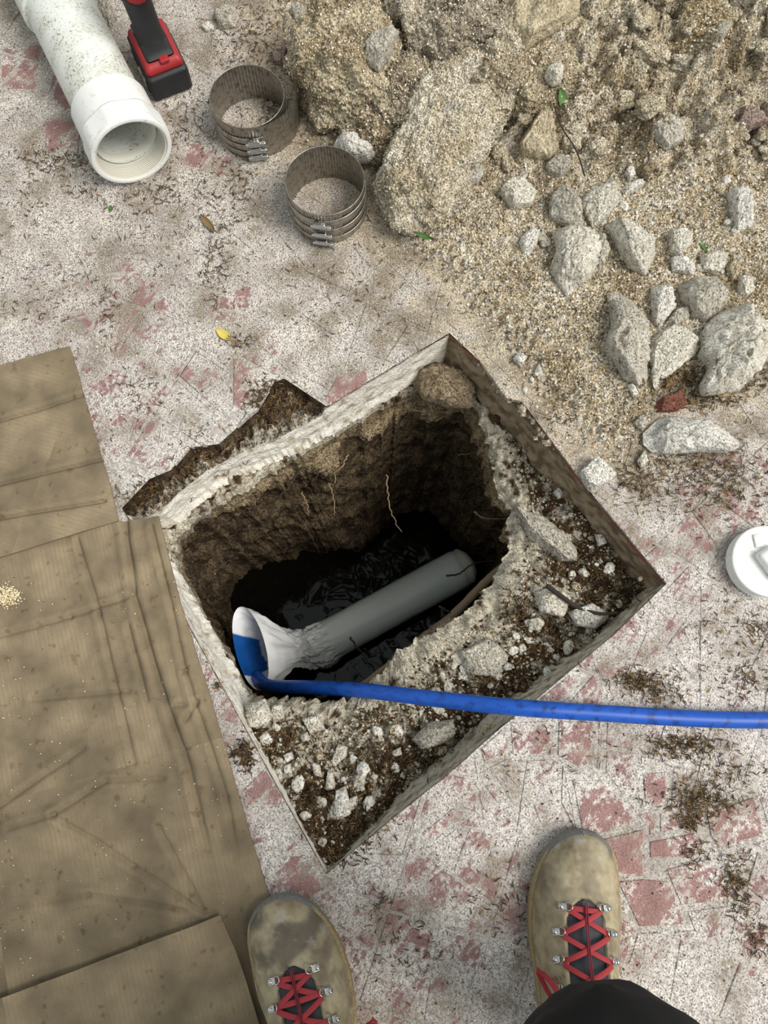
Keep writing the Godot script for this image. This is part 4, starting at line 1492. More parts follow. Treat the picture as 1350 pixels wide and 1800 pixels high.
func build_drill() -> void:
	var fl := G(276, 183)
	var fr := G(341, 158)
	var bl := G(232, 104)
	var x := (fr - fl).normalized()
	var z := Vector3(-x.z, 0, x.x)
	if z.dot(fl - bl) < 0.0: z = -z
	var w := 0.072
	var l := 0.112
	var o := (fl + fr) * 0.5 - z * l * 0.5
	var root := base("cordless_drill", o, "red and black cordless drill standing on its battery beside the pipe", "drill")
	root.basis = Basis(x, Vector3.UP, x.cross(Vector3.UP).normalized() * (1.0 if x.cross(Vector3.UP).dot(z) > 0 else -1.0))
	var bat := put("battery", rbox(Vector3(w, 0.05, l), 0.007), M.tool_black, root, Vector3(0, 0, 0))
	put("side_rib", join([[rbox(Vector3(0.004, 0.024, 0.08), 0.0015), Transform3D(Basis(), Vector3(w * 0.5, 0.008, 0))], [rbox(Vector3(0.004, 0.024, 0.08), 0.0015), Transform3D(Basis(), Vector3(-w * 0.5, 0.008, 0))]]), M.tool_black, bat)
	put("latch", rbox(Vector3(0.006, 0.016, 0.034), 0.002), M.steel, bat, Vector3(-w * 0.5 - 0.002, 0.018, 0.018))
	# red foot of the tool, sloping up to the handle
	var foot := put("foot", rbox(Vector3(w * 0.97, 0.02, l * 0.93), 0.007, 0.86), M.tool_red, root, Vector3(0, 0.047, 0))
	put("foot_pad", rbox(Vector3(w * 0.72, 0.011, l * 0.84), 0.006, 0.84), M.tool_black, foot, Vector3(0, 0.016, -0.004))
	put("release_tab", rbox(Vector3(0.016, 0.007, 0.014), 0.002), M.tool_red, foot, Vector3(0.004, 0.0165, 0.041))
	put("fuel_gauge", rbox(Vector3(0.014, 0.004, 0.012), 0.001), M.rand, foot, Vector3(-0.018, 0.0185, -0.034))
	var hp := PackedVector3Array([Vector3(0, 0.058, -0.004), Vector3(0, 0.068, -0.006), Vector3(0, 0.085, -0.009), Vector3(0, 0.11, -0.014), Vector3(0, 0.14, -0.02), Vector3(0, 0.165, -0.024)])
	put("handle", tube(hp, PackedFloat32Array([0.029, 0.0245, 0.022, 0.022, 0.023, 0.024]), 20, false, 1.0), M.tool_black, root)
	put("trigger", rbox(Vector3(0.014, 0.03, 0.016), 0.005), M.tool_red, root, Vector3(0, 0.13, -0.043))
	var ax := Basis(Vector3.RIGHT, -PI / 2)
	var hz := Transform3D(ax, Vector3(0, 0.187, 0.03))
	var body := put("motor_housing", lathe(PackedVector2Array([Vector2(0.0, 0.0), Vector2(0.024, 0.0), Vector2(0.029, 0.006), Vector2(0.031, 0.03), Vector2(0.031, 0.085), Vector2(0.026, 0.1), Vector2(0.022, 0.12), Vector2(0.0, 0.12)]), 36, true), M.tool_black, root)
	body.transform = hz
	put("end_cap", lathe(PackedVector2Array([Vector2(0.0, -0.004), Vector2(0.018, -0.004), Vector2(0.021, 0.001)]), 32, true), M.tool_red, body)
	var chuck := put("chuck", lathe(PackedVector2Array([Vector2(0.02, 0.12), Vector2(0.021, 0.125), Vector2(0.021, 0.15), Vector2(0.01, 0.165), Vector2(0.0, 0.165)]), 30, true, 0.0005, 15), M.steel_dirty, root)
	chuck.transform = hz

func build_coupling(label: String, px: float, py: float, r: float, h: float, screw_px: Vector2, flap: float, bands: Array, lean: float, dup_mat: Material) -> void:
	var top := G(px, py, h)
	var root := base("pipe_coupling", Vector3(top.x, 0, top.z), label, "coupling", "steel pipe couplings")
	var sp := G(screw_px.x, screw_px.y, h * 0.6)
	var sa := atan2(sp.z - top.z, sp.x - top.x)
	# ribbed steel shield, one turn and an overlap that springs open
	var ribs := 170
	var nu := ribs * 4
	var over := 1.27 if flap > 0.0 else 1.05
	var rows := 7
	var v := PackedVector3Array()
	var start := sa - 0.25
	for j in rows:
		var t := float(j) / (rows - 1)
		for i in nu + 1:
			var k := float(i) / nu * (1.0 + (over - 1.0))
			var a := start - TAU * k
			var rr := r + 0.0005 * sin(i * TAU / 4.0 * 0.5) + (0.0012 * smoothstep(0.9, 1.0, k)) + flap * pow(clampf((k - 0.97) / 0.3, 0.0, 1.0), 1.4)
			rr += 0.0006 * cos(a * 2.0 + lean)
			v.append(Vector3(cos(a) * rr, h * t, sin(a) * rr))
	put("ribbed_shield", grid(v, nu + 1, rows, false, true), M.steel, root)
	# rubber-free inner lip: rolled edge at the top
	var lipv := PackedVector3Array()
	var lipr := PackedFloat32Array()
	for i in 97:
		var a := start - TAU * i / 96.0
		lipv.append(Vector3(cos(a) * (r + 0.0002), h, sin(a) * (r + 0.0002)))
		lipr.append(0.0008)
	put("rolled_edge", tube(lipv, lipr, 6, false), M.steel, root)
	for e in bands:
		var y: float = e
		var prof := [[0.0006, -0.0058], [0.0016, -0.0056], [0.002, -0.003], [0.002, 0.003], [0.0016, 0.0056], [0.0006, 0.0058]]
		var bv := PackedVector3Array()
		for p in prof:
			for i in 97:
				var a := sa + 0.12 + (TAU - 0.1) * i / 96.0
				bv.append(Vector3(cos(a) * (r + 0.0006 + float(p[0])), y + float(p[1]), sin(a) * (r + 0.0006 + float(p[0]))))
		var b := put("clamp_band", grid(bv, 97, prof.size(), false, false), M.steel_dirty, root)
		var out := Vector3(cos(sa), 0, sin(sa))
		var tang := Vector3(-sin(sa), 0, cos(sa))
		var bs := Basis(tang, Vector3.UP, tang.cross(Vector3.UP))
		var saddle := put("screw_housing", rbox(Vector3(0.02, 0.0125, 0.0075), 0.0022), M.screw, b)
		saddle.transform = Transform3D(bs, out * (r + 0.0062) + Vector3(0, y - 0.00625, 0))
		var hv := lathe(PackedVector2Array([Vector2(0, 0), Vector2(0.0042, 0), Vector2(0.005, 0.001), Vector2(0.005, 0.006), Vector2(0.0042, 0.0072), Vector2(0.0, 0.0066)]), 6, true)
		var sh := lathe(PackedVector2Array([Vector2(0.0034, 0), Vector2(0.0036, 0.006), Vector2(0.0036, 0.026), Vector2(0.0, 0.026)]), 14, true, 0.0003, 7)
		var scr := put("clamp_screw", join([[hv, Transform3D(Basis(), Vector3(0, 0.012, 0))], [sh, Transform3D(Basis(), Vector3(0, -0.014, 0))]]), M.screw, b)
		scr.transform = Transform3D(Basis(Quaternion(Vector3.UP, -tang)), out * (r + 0.0078) + Vector3(0, y, 0))

func sheet(called: String, lpx: Array, rpx: Array, y: float, label: String, relief: Callable, uv_turn: float, uv_scale := 1.7) -> void:
	var L := []
	var Rr := []
	for i in range(0, lpx.size(), 2): L.append(G(lpx[i], lpx[i + 1], y))
	for i in range(0, rpx.size(), 2): Rr.append(G(rpx[i], rpx[i + 1], y))
	var outline := PackedVector2Array()
	for p in L: outline.append(Vector2(p.x, p.z))
	for i in range(Rr.size() - 1, -1, -1): outline.append(Vector2(Rr[i].x, Rr[i].z))
	card_polys.append(outline)
	var nu := 200
	var nv := 250
	var c: Vector3 = (L[0] + Rr[0]) * 0.5
	c.y = 0
	var v := PackedVector3Array()
	var uv := PackedVector2Array()
	for j in nv:
		var t := float(j) / (nv - 1)
		var a := along(L, t)
		var b := along(Rr, t)
		for i in nu:
			var s := float(i) / (nu - 1)
			var p := a.lerp(b, s)
			p.y = y + relief.call(s, t, p)
			v.append(p - c)
			uv.append(Vector2(p.x, p.z).rotated(uv_turn) * uv_scale)
	var root := base(called, c, label, "cardboard", "flattened cardboard on the patio")
	put("board", grid(v, nu, nv, false, false, PackedColorArray(), uv), M.card, root)
	# the raw edge of the board, showing its flutes
	var ev := PackedVector3Array()
	var path := []
	for i in nu: path.append(i)
	for j in range(1, nv): path.append(j * nu + nu - 1)
	for i in range(nu - 2, -1, -1): path.append((nv - 1) * nu + i)
	for k in 3:
		for e in path:
			ev.append(v[e] - Vector3(0, 0.0015 * k, 0))
	put("raw_edge", grid(ev, path.size(), 3, false, true), M.card_edge, root)
	# underside liner
	var uvv := PackedVector3Array()
	var uv2 := PackedVector2Array()
	for j in range(0, nv, 3):
		for i in range(0, nu, 3):
			uvv.append(v[j * nu + i] - Vector3(0, 0.003, 0))
			uv2.append(uv[j * nu + i])
	put("underside", grid(uvv, (nu + 2) / 3, (nv + 2) / 3, false, true, PackedColorArray(), uv2), M.card, root)

func along(a: Array, t: float) -> Vector3:
	var f := t * (a.size() - 1)
	var i := mini(int(f), a.size() - 2)
	return a[i].lerp(a[i + 1], f - i)

func seg_d(p: Vector3, a: Vector2, b: Vector2) -> float:
	var q := Vector2(p.x, p.z)
	return q.distance_to(Geometry2D.get_closest_point_to_segment(q, a, b))

func build_cardboard() -> void:
	var n := noise("card1", 5.0, 3)
	var nf := noise("card2", 22.0, 2)
	var cr := []
	for e in [[225, 918, 240, 1050], [240, 1050, 285, 1200], [285, 1200, 330, 1330], [330, 1330, 385, 1560]]:
		cr.append([G2(e[0], e[1]), G2(e[2], e[3])])
	var lines := []      # shallow creases, as pairs of points
	for e in [[0, 1420, 150, 1315], [20, 1455, 100, 1430], [100, 1430, 190, 1372], [190, 1372, 290, 1368], [310, 1240, 350, 1235], [100, 1430, 240, 1520], [240, 1520, 365, 1600], [140, 950, 180, 1080], [180, 1080, 240, 1340], [280, 1450, 360, 1590], [60, 1230, 230, 1215], [270, 930, 290, 1010], [290, 1010, 330, 1180], [330, 1180, 400, 1400], [400, 1400, 430, 1560], [0, 1120, 130, 1085], [130, 1085, 230, 1050], [230, 1100, 262, 1230], [330, 1265, 352, 1232], [30, 1590, 160, 1570], [160, 1570, 330, 1596]]:
		lines.append([G2(e[0], e[1]), G2(e[2], e[3])])
	sheet("cardboard_sheet", [-150, 980, -150, 1150, -160, 1300, -170, 1500, -190, 1900], [280, 908, 318, 1060, 372, 1225, 420, 1400, 470, 1565, 515, 1730, 560, 1900], 0.005,
		"large stained brown cardboard sheet with a long folded strip along the hole", func(s, t, p):
			var h: float = 0.003 + n.get_noise_2d(p.x, p.z) * 0.006 + nf.get_noise_2d(p.x, p.z) * 0.0012
			var d := 1e9
			for e in cr: d = minf(d, seg_d(p, e[0], e[1]))
			h -= 0.0062 * exp(-d * d / 0.000009)
			h += 0.0045 * exp(-pow(d - 0.011, 2.0) / 0.00006)
			for e in lines:
				var q := seg_d(p, e[0], e[1])
				h -= 0.0034 * exp(-q * q / 0.000006) - 0.0024 * exp(-pow(q - 0.008, 2.0) / 0.00004)
			h = lerpf(maxf(h, -0.0012), 0.0003, smoothstep(0.8, 0.9, s) * smoothstep(0.55, 0.62, t))
			return h, 0.28)
	var folds := []
	for e in [[-100, 780, 152, 702], [-60, 875, 190, 812], [-40, 925, 190, 885]]:
		folds.append([G2(e[0], e[1]), G2(e[2], e[3])])
	sheet("cardboard_flap", [-140, 678, -150, 760, -160, 850, -160, 940, -160, 1030], [122, 608, 148, 695, 172, 780, 195, 860, 208, 915], 0.017,
		"upper cardboard piece with water spots, overlapping the large sheet", func(s, t, p):
			var h: float = n.get_noise_2d(p.x + 3.0, p.z) * 0.0035 + nf.get_noise_2d(p.x, p.z) * 0.001
			for e in folds:
				var q := seg_d(p, e[0], e[1])
				h -= 0.004 * exp(-q * q / 0.000007) - 0.0026 * exp(-pow(q - 0.008, 2.0) / 0.00005)
			return h, 1.3)
	sheet("cardboard_piece", [-150, 1812, -160, 1850, -170, 1900, -180, 1960], [386, 1610, 412, 1670, 432, 1730, 470, 1860], 0.026,
		"pinkish-brown cardboard piece in the lower left corner, on top of the sheet", func(s, t, p):
			return n.get_noise_2d(p.x + 7.0, p.z) * 0.004 - 0.004 * smoothstep(0.9, 1.0, s) - 0.004 * t, 0.28)

func build_cleanout_plug() -> void:
	var c := G(1351, 986, 0.028)
	var root := base("cleanout_plug", Vector3(c.x, 0, c.z), "round white threaded cleanout plug lying face up on the tiles", "plug")
	var r := 0.0535
	var prof := PackedVector2Array([Vector2(r - 0.006, 0.0)])
	for k in 5:
		var y := 0.001 + k * 0.0036
		prof.append(Vector2(r - 0.003, y))
		prof.append(Vector2(r - 0.0012, y + 0.0014))
		prof.append(Vector2(r - 0.0012, y + 0.002))
		prof.append(Vector2(r - 0.003, y + 0.0034))
	put("threaded_skirt", lathe(prof, 72, false), M.pvc_clean, root)
	put("cap_disc", lathe(PackedVector2Array([Vector2(r - 0.004, 0.019), Vector2(r - 0.0004, 0.0192), Vector2(r, 0.0205), Vector2(r, 0.026), Vector2(r - 0.0012, 0.0276), Vector2(r - 0.004, 0.028), Vector2(0.0, 0.028)]), 72, false), M.pvc_clean, root)
	var boss := put("raised_boss", rbox(Vector3(0.034, 0.018, 0.05), 0.005, 0.9), M.pvc_clean, root, Vector3(0.004, 0.0275, 0.004))
	boss.rotation.y = 0.55 + PI
	var tab := put("grip_tab", rbox(Vector3(0.012, 0.004, 0.02), 0.0018), M.pvc_clean, root, Vector3(-0.013, 0.0275, -0.03))
	tab.rotation.y = 0.1

func catmull(a: PackedVector3Array, per: int) -> PackedVector3Array:
	var o := PackedVector3Array()
	for i in a.size() - 1:
		for k in per:
			o.append(a[i].cubic_interpolate(a[i + 1], a[maxi(i - 1, 0)], a[mini(i + 2, a.size() - 1)], float(k) / per))
	o.append(a[-1])
	return o

func build_hose() -> void:
	var pts := PackedVector3Array([G(452, 1190, -0.38), G(472, 1205, -0.31), G(540, 1208, -0.2), G(640, 1214, -0.1), G(760, 1228, -0.03), G(900, 1243, 0.018), G(1050, 1253, 0.022), G(1200, 1262, 0.018), G(1350, 1266, 0.017), G(1600, 1262, 0.014), G(1900, 1240, 0.014)])
	var p := catmull(pts, 10)
	var r := PackedFloat32Array()
	for q in p: r.append(0.0118)
	var at := pts[8]
	at.y = 0
	var local := PackedVector3Array()
	for q in p: local.append(q - at)
	var o := put("water_hose", tube(local, r, 20, true), M.hose, null, at)
	tag(o, "thick blue hose running from the right into the bag in the pit", "hose")

func build_bagged_pipe() -> void:
	# the old drain pipe in the pit with a white plastic bag pulled over it
	var y := -0.62
	var a := G(818, 994, y)
	var b := G(585, 1122, y)
	var root := base("bagged_pipe", Vector3(b.x, y - 0.05, b.z), "pale pipe in the pit wrapped in a white plastic bag with blue print", "pipe")
	var o := root.position
	var dir := (b - a).normalized()
	var side := dir.cross(Vector3.UP).normalized()
	put("pipe", tube(PackedVector3Array([a - dir * 0.0 - o, b - dir * 0.03 - o]), PackedFloat32Array([0.044, 0.044]), 36, true), M.pvc_inside, root)
	# sections of the bag: centre, the two half axes
	var mouth_top := G(424, 1066, -0.36)
	var mouth_bot := G(456, 1214, -0.34)
	var mc := (mouth_top + mouth_bot) * 0.5
	var ml := (mouth_bot - mouth_top) * 0.5
	var nb := noise("bagn", 1.0, 3)
	var secs := []     # [centre, u axis, w axis]
	var r := 0.0465
	for k in 40:
		var t := k / 39.0
		var c := a.lerp(b, t)
		var rr := r * (1.0 if t > 0.04 else lerpf(0.35, 1.0, sqrt(t / 0.04)))
		secs.append([c + dir * (-0.016 if t == 0.0 else 0.0), side * rr, Vector3.UP * rr])
	var neck := [
		[G(568, 1132, y + 0.006), side * 0.047, Vector3(0, 0.045, 0)], [G(548, 1140, y + 0.03), side * 0.046 + dir * 0.006, Vector3(0.006, 0.042, 0)],
		[G(534, 1142, y + 0.07), -ml * 0.5, Vector3(0.014, 0.036, 0)], [G(519, 1140, y + 0.11), -ml * 0.46, Vector3(0.022, 0.026, 0)],
		[G(506, 1142, y + 0.15), -ml * 0.46, Vector3(0.026, 0.02, 0)], [G(490, 1143, y + 0.19), -ml * 0.62, Vector3(0.03, 0.018, 0)],
		[G(470, 1142, y + 0.225), -ml * 0.84, Vector3(0.033, 0.016, 0)], [G(454, 1141, y + 0.25), -ml * 0.96, Vector3(0.034, 0.014, 0)], [mc, -ml, Vector3(0.032, 0.012, 0)]]
	for i in neck.size():
		var p0: Array = secs[-1] if i == 0 else neck[i - 1]
		var p1: Array = neck[i]
		for k in 6:
			var t := (k + 1) / 6.0
			secs.append([p0[0].lerp(p1[0], t), p0[1].lerp(p1[1], t), p0[2].lerp(p1[2], t)])
	var nu := 128
	var v := PackedVector3Array()
	var c := PackedColorArray()
	var white := lin(250, 252, 253)
	var grey := lin(232, 240, 236)
	var blue := lin(24, 92, 172)
	var total := secs.size()
	for j in total:
		var e: Array = secs[j]
		var wr := smoothstep(36.0, 50.0, j) * (1.0 - smoothstep(62.0, 80.0, j))
		for i in nu:
			var t := TAU * i / nu
			# folds run along the neck, sharp ridges
			var f := nb.get_noise_3d(cos(t) * 2.2, sin(t) * 2.2, j * 0.035)
			var f2 := absf(nb.get_noise_3d(cos(t) * 3.0 + 5.0, sin(t) * 3.0, j * 0.09))
			var fold := smoothstep(54.0, 66.0, j) * (1.0 - smoothstep(total - 14.0, total - 1.0, j))
			var crease := absf(nb.get_noise_3d(cos(t) * 1.3 + 11.0, sin(t) * 1.3, j * 0.02))
			var k := 1.0 - fold * (crease * 0.55 - 0.1) + wr * (f * 0.34 - f2 * 0.55 + 0.08) + 0.012 * nb.get_noise_3d(cos(t) * 2.0, sin(t) * 2.0, j * 0.16)
			v.append(e[0] + (e[1] * cos(t) + e[2] * sin(t)) * k - o)
			var col := grey.lerp(white, smoothstep(40.0, 58.0, j))
			if j > total - 18 and cos(t) > -0.66 and cos(t) < 0.34 and sin(t) < 0.0: col = blue
			c.append(col)
	put("plastic_bag", grid(v, nu, total, true, false, c), M.bag, root)

func build_roots() -> void:
	# thick root crossing the pit below the near rim
	var p := catmull(PackedVector3Array([G(900, 985, -0.2), G(855, 1022, -0.2), G(800, 1078, -0.205), G(750, 1118, -0.2), G(700, 1160, -0.2), G(640, 1205, -0.195), G(560, 1270, -0.2)]), 8)
	var at := p[20]
	var r := PackedFloat32Array()
	var q := PackedVector3Array()
	var n := noise("rootn", 40.0, 2)
	for e in p:
		r.append(0.0078 + n.get_noise_3dv(e) * 0.0016)
		q.append(e - at + Vector3(0, n.get_noise_3dv(e + Vector3(3, 0, 0)) * 0.003, 0))
	var o := put("tree_root", tube(q, r, 12, true), M.bark, null, at)
	tag(o, "thick bare tree root crossing the pit beside the bagged pipe", "root")
	# thin roots hanging from the pit walls: pixel paths at a depth
	var fine := [
		[[555, 790, 540, 812, 520, 835, 505, 860, 480, 885], -0.16, 0.0035, true, "dark forked root running down the back wall of the pit"],
		[[545, 800, 560, 830, 548, 850], -0.17, 0.002, true, "short dark root branching off on the back wall"],
		[[610, 800, 600, 822, 590, 830, 588, 850], -0.2, 0.0018, false, "thin pale root curling on the back wall under the slab"],
		[[680, 835, 682, 870, 690, 905, 705, 935], -0.3, 0.0018, false, "long thin pale root hanging down the middle of the back wall"],
		[[530, 865, 540, 885, 542, 905], -0.26, 0.0015, false, "thin pale root tip left on the back wall"],
		[[578, 850, 586, 870, 588, 905], -0.25, 0.0015, false, "thin pale vertical root in the middle left of the back wall"],
		[[690, 712, 730, 722, 790, 724], -0.17, 0.0016, false, "pale straight root under the slab near the far corner"],
		[[765, 740, 780, 732, 800, 728], -0.2, 0.0014, false, "short pale root close under the far corner"],
		[[805, 800, 830, 796, 855, 788], -0.28, 0.0015, false, "pale root sticking out of the right pit wall, upper one"],
		[[835, 900, 850, 910, 870, 912, 888, 912], -0.22, 0.0022, false, "wavy pale root sticking out at the right rim of the pit"],
		[[786, 1012, 808, 1008, 835, 990, 868, 986], -0.3, 0.002, true, "dark crooked root lying over the end of the bagged pipe"],
		[[615, 1120, 632, 1142, 645, 1160, 651, 1176], -0.32, 0.002, true, "dark bent root beside the lower side of the bag"],
		[[772, 1066, 788, 1075, 802, 1084], -0.19, 0.002, true, "short dark twig crossing the thick root"],
		[[700, 690, 712, 705, 720, 722], -0.15, 0.0016, false, "short pale rootlet under the back slab edge"],
		[[640, 1140, 655, 1150, 668, 1148, 676, 1160], -0.35, 0.0014, true, "thin dark rootlet between the bag and the thick root"]]
	for e in fine:
		var a: Array = e[0]
		var pts := PackedVector3Array()
		for i in range(0, a.size(), 2):
			pts.append(G(a[i], a[i + 1], e[1] - i * 0.004))
		pts = catmull(pts, 6)
		var c := pts[0]
		var rr := PackedFloat32Array()
		for i in pts.size():
			rr.append(float(e[2]) * (1.0 - 0.6 * i / pts.size()))
			pts[i] += Vector3(n.get_noise_1d(i * 0.02 + pts[0].x * 9.0), n.get_noise_1d(i * 0.02 + 70.0), 0) * 0.004 - c
		o = put("rootlet", tube(pts, rr, 6, true), M.dark_root if e[3] else M.root, null, c)
		tag(o, e[4], "root", "roots in the pit")
	# twig on the right ledge
	var tp := PackedVector3Array([hit(955, 1034), hit(985, 1056), hit(1010, 1072), hit(1045, 1082), hit(1075, 1080)])
	for i in tp.size(): tp[i].y += 0.03
	var tw := catmull(tp, 5)
	var rr2 := PackedFloat32Array()
	at = tw[0]
	for i in tw.size():
		rr2.append(0.0042 * (1.0 - 0.5 * i / tw.size()))
		tw[i] -= at
	o = put("twig", tube(tw, rr2, 8, true), M.dark_root, null, at)
	tag(o, "dark weathered twig lying on the right ledge of the hole", "twig")
	# thin stem with a side shoot on the heap
	tp = PackedVector3Array([hit(966, 205), hit(980, 245), hit(1005, 285), hit(1020, 330)])
	for i in tp.size(): tp[i].y += 0.03
	tw = catmull(tp, 6)
	at = tw[0]
	rr2 = PackedFloat32Array()
	for i in tw.size():
		rr2.append(0.0013)
		tw[i] -= at
	o = put("stem", tube(tw, rr2, 6, true), M.dark_root, null, at)
	tag(o, "thin black stem lying across the stones of the heap", "twig")

func leaf_mesh(l: float, w: float, curl: float) -> ArrayMesh:
	var v := PackedVector3Array()
	for side in 2:
		for j in 13:
			var t := j / 12.0
			var ww := w * 0.5 * pow(sin(PI * clampf(t * 0.96 + 0.02, 0, 1)), 0.8)
			for k in 5:
				var s := (k - 2) / 2.0
				var y := curl * (s * s * 0.6 + pow(t - 0.5, 2.0) * 1.6) * w - (0.0004 if side else 0.0)
				v.append(Vector3(s * ww, y, (t - 0.5) * l))
	var top := PackedVector3Array(v.slice(0, 65))
	var bot := PackedVector3Array(v.slice(65, 130))
	return join([grid(top, 5, 13, false, false), grid(bot, 5, 13, false, true)])

func build_leaves() -> void:
	var list := [
		[395, 590, 0.031, 0.015, 0.95, "leaf_yellow", 0.3, "small yellow leaf lying on the dusty tiles behind the hole"],
		[990, 180, 0.042, 0.017, 0.45, "leaf_green", 0.25, "narrow green leaf poking out beside a clod of the heap"],
		[1234, 432, 0.032, 0.007, 0.4, "leaf_green", 0.2, "thin green blade between stones on the right of the heap"],
		[745, 418, 0.03, 0.009, 1.2, "leaf_green", 0.6, "little olive green leaf lying on the sand right of the nearer coupling"],
		[366, 395, 0.04, 0.012, 0.7, "leaf_brown", 0.5, "curled brown leaf on the tiles left of the nearer coupling"],
		[1265, 692, 0.035, 0.014, 1.3, "leaf_pale", 0.6, "curled pale dead leaf under the largest round boulder"],
		[1185, 668, 0.045, 0.012, 2.3, "leaf_brown", 0.5, "long dry brown leaf below the flat pale wedge stone"],
		[195, 368, 0.012, 0.008, 0.2, "leaf_green", 0.2, "tiny dull green leaf in front of the white pipe"]]
	for e in list:
		var p := hit(e[0], e[1])
		var o := put("leaf", leaf_mesh(e[2], e[3], e[6]), M[e[5]], null, p + Vector3(0, 0.002, 0))
		o.rotation = Vector3(0.0, e[4], 0.06)
		if e[0] == 990: o.rotation.x = 0.5
		tag(o, e[7], "leaf")
	# spilled sawdust-like crumbs on the cardboard
	rng.seed = 8
	var xf := []
	var co := PackedColorArray()
	for k in 420:
		var p := G(rng.randfn(14, 11), rng.randfn(1047, 9), 0.009)
		var s := rng.randf_range(0.0006, 0.0017)
		xf.append(Transform3D(spin(Vector3.ONE * s), p))
		co.append([lin(222, 208, 168), lin(200, 180, 136), lin(236, 228, 204)][rng.randi() % 3])
	for k in 260:
		var p := G(rng.randf_range(0, 400), rng.randf_range(1000, 1780), 0.0105)
		xf.append(Transform3D(spin(Vector3.ONE * rng.randf_range(0.0005, 0.0013)), p))
		co.append([lin(222, 212, 190), lin(90, 70, 50), lin(236, 228, 214)][rng.randi() % 3])
	multi("sawdust_pile", crumb_mesh(), xf, co, M.crumb, "little pile of pale sawdust crumbs spilled on the cardboard", "sawdust")

# ---------------------------------------------------------------- the person: boots and trousers
const BL := 0.315
func curve(tab: Array, s: float) -> float:
	for i in range(0, tab.size() - 2, 2):
		if s <= tab[i + 2]:
			var t := clampf((s - tab[i]) / (tab[i + 2] - tab[i]), 0.0, 1.0)
			var p0: float = tab[maxi(i - 2, 0) + 1]
			var p3: float = tab[mini(i + 4, tab.size() - 2) + 1]
			return cubic_interpolate(tab[i + 1], tab[i + 3], p0, p3, t)
	return tab[-1]

const W_TAB := [0.0, 0.0, 0.004, 0.018, 0.012, 0.031, 0.025, 0.042, 0.045, 0.0505, 0.075, 0.056, 0.11, 0.058, 0.15, 0.054, 0.19, 0.047, 0.23, 0.043, 0.27, 0.041, 0.3, 0.031, 0.311, 0.016, 0.315, 0.0]
const T_TAB := [0.0, 0.03, 0.006, 0.042, 0.02, 0.055, 0.045, 0.064, 0.08, 0.071, 0.11, 0.08, 0.14, 0.095, 0.17, 0.116, 0.2, 0.14, 0.225, 0.16, 0.25, 0.168, 0.315, 0.168]

func boot_mid(s: float, m: float) -> float:
	return m * (0.010 * (1.0 - smoothstep(0.0, 0.09, s)) - 0.003 * smoothstep(0.08, 0.16, s))

func boot_y(s: float, x: float, m: float) -> float:
	var w := maxf(curve(W_TAB, s), 0.0005)
	var h := curve(T_TAB, s) - 0.018
	var u := clampf(absf(x - boot_mid(s, m)) / w, 0.0, 1.0)
	var e := lerpf(2.3, 3.2, smoothstep(0.16, 0.24, s))
	return 0.018 + h * pow(maxf(0.0, 1.0 - pow(u, e)), 0.5)

func boot_p(s: float, x: float, m: float, off: float) -> Vector3:
	var e := 0.002
	var dx := (boot_y(s, x + e, m) - boot_y(s, x - e, m)) / (2 * e)
	var ds := (boot_y(s + e, x, m) - boot_y(s - e, x, m)) / (2 * e)
	var n := Vector3(-dx, 1, -ds).normalized()
	return Vector3(x, boot_y(s, x, m), s - 0.15) + n * off

func boot_n(s: float, x: float, m: float) -> Vector3:
	return (boot_p(s, x, m, 0.01) - boot_p(s, x, m, 0.0)).normalized()

func opening(s: float) -> float:   # half width of the gap over the tongue
	if s < 0.074: return -0.01
	return 0.024 * pow(clampf((s - 0.074) / 0.022, 0.0, 1.0), 0.5) + 0.004 * smoothstep(0.1, 0.24, s)

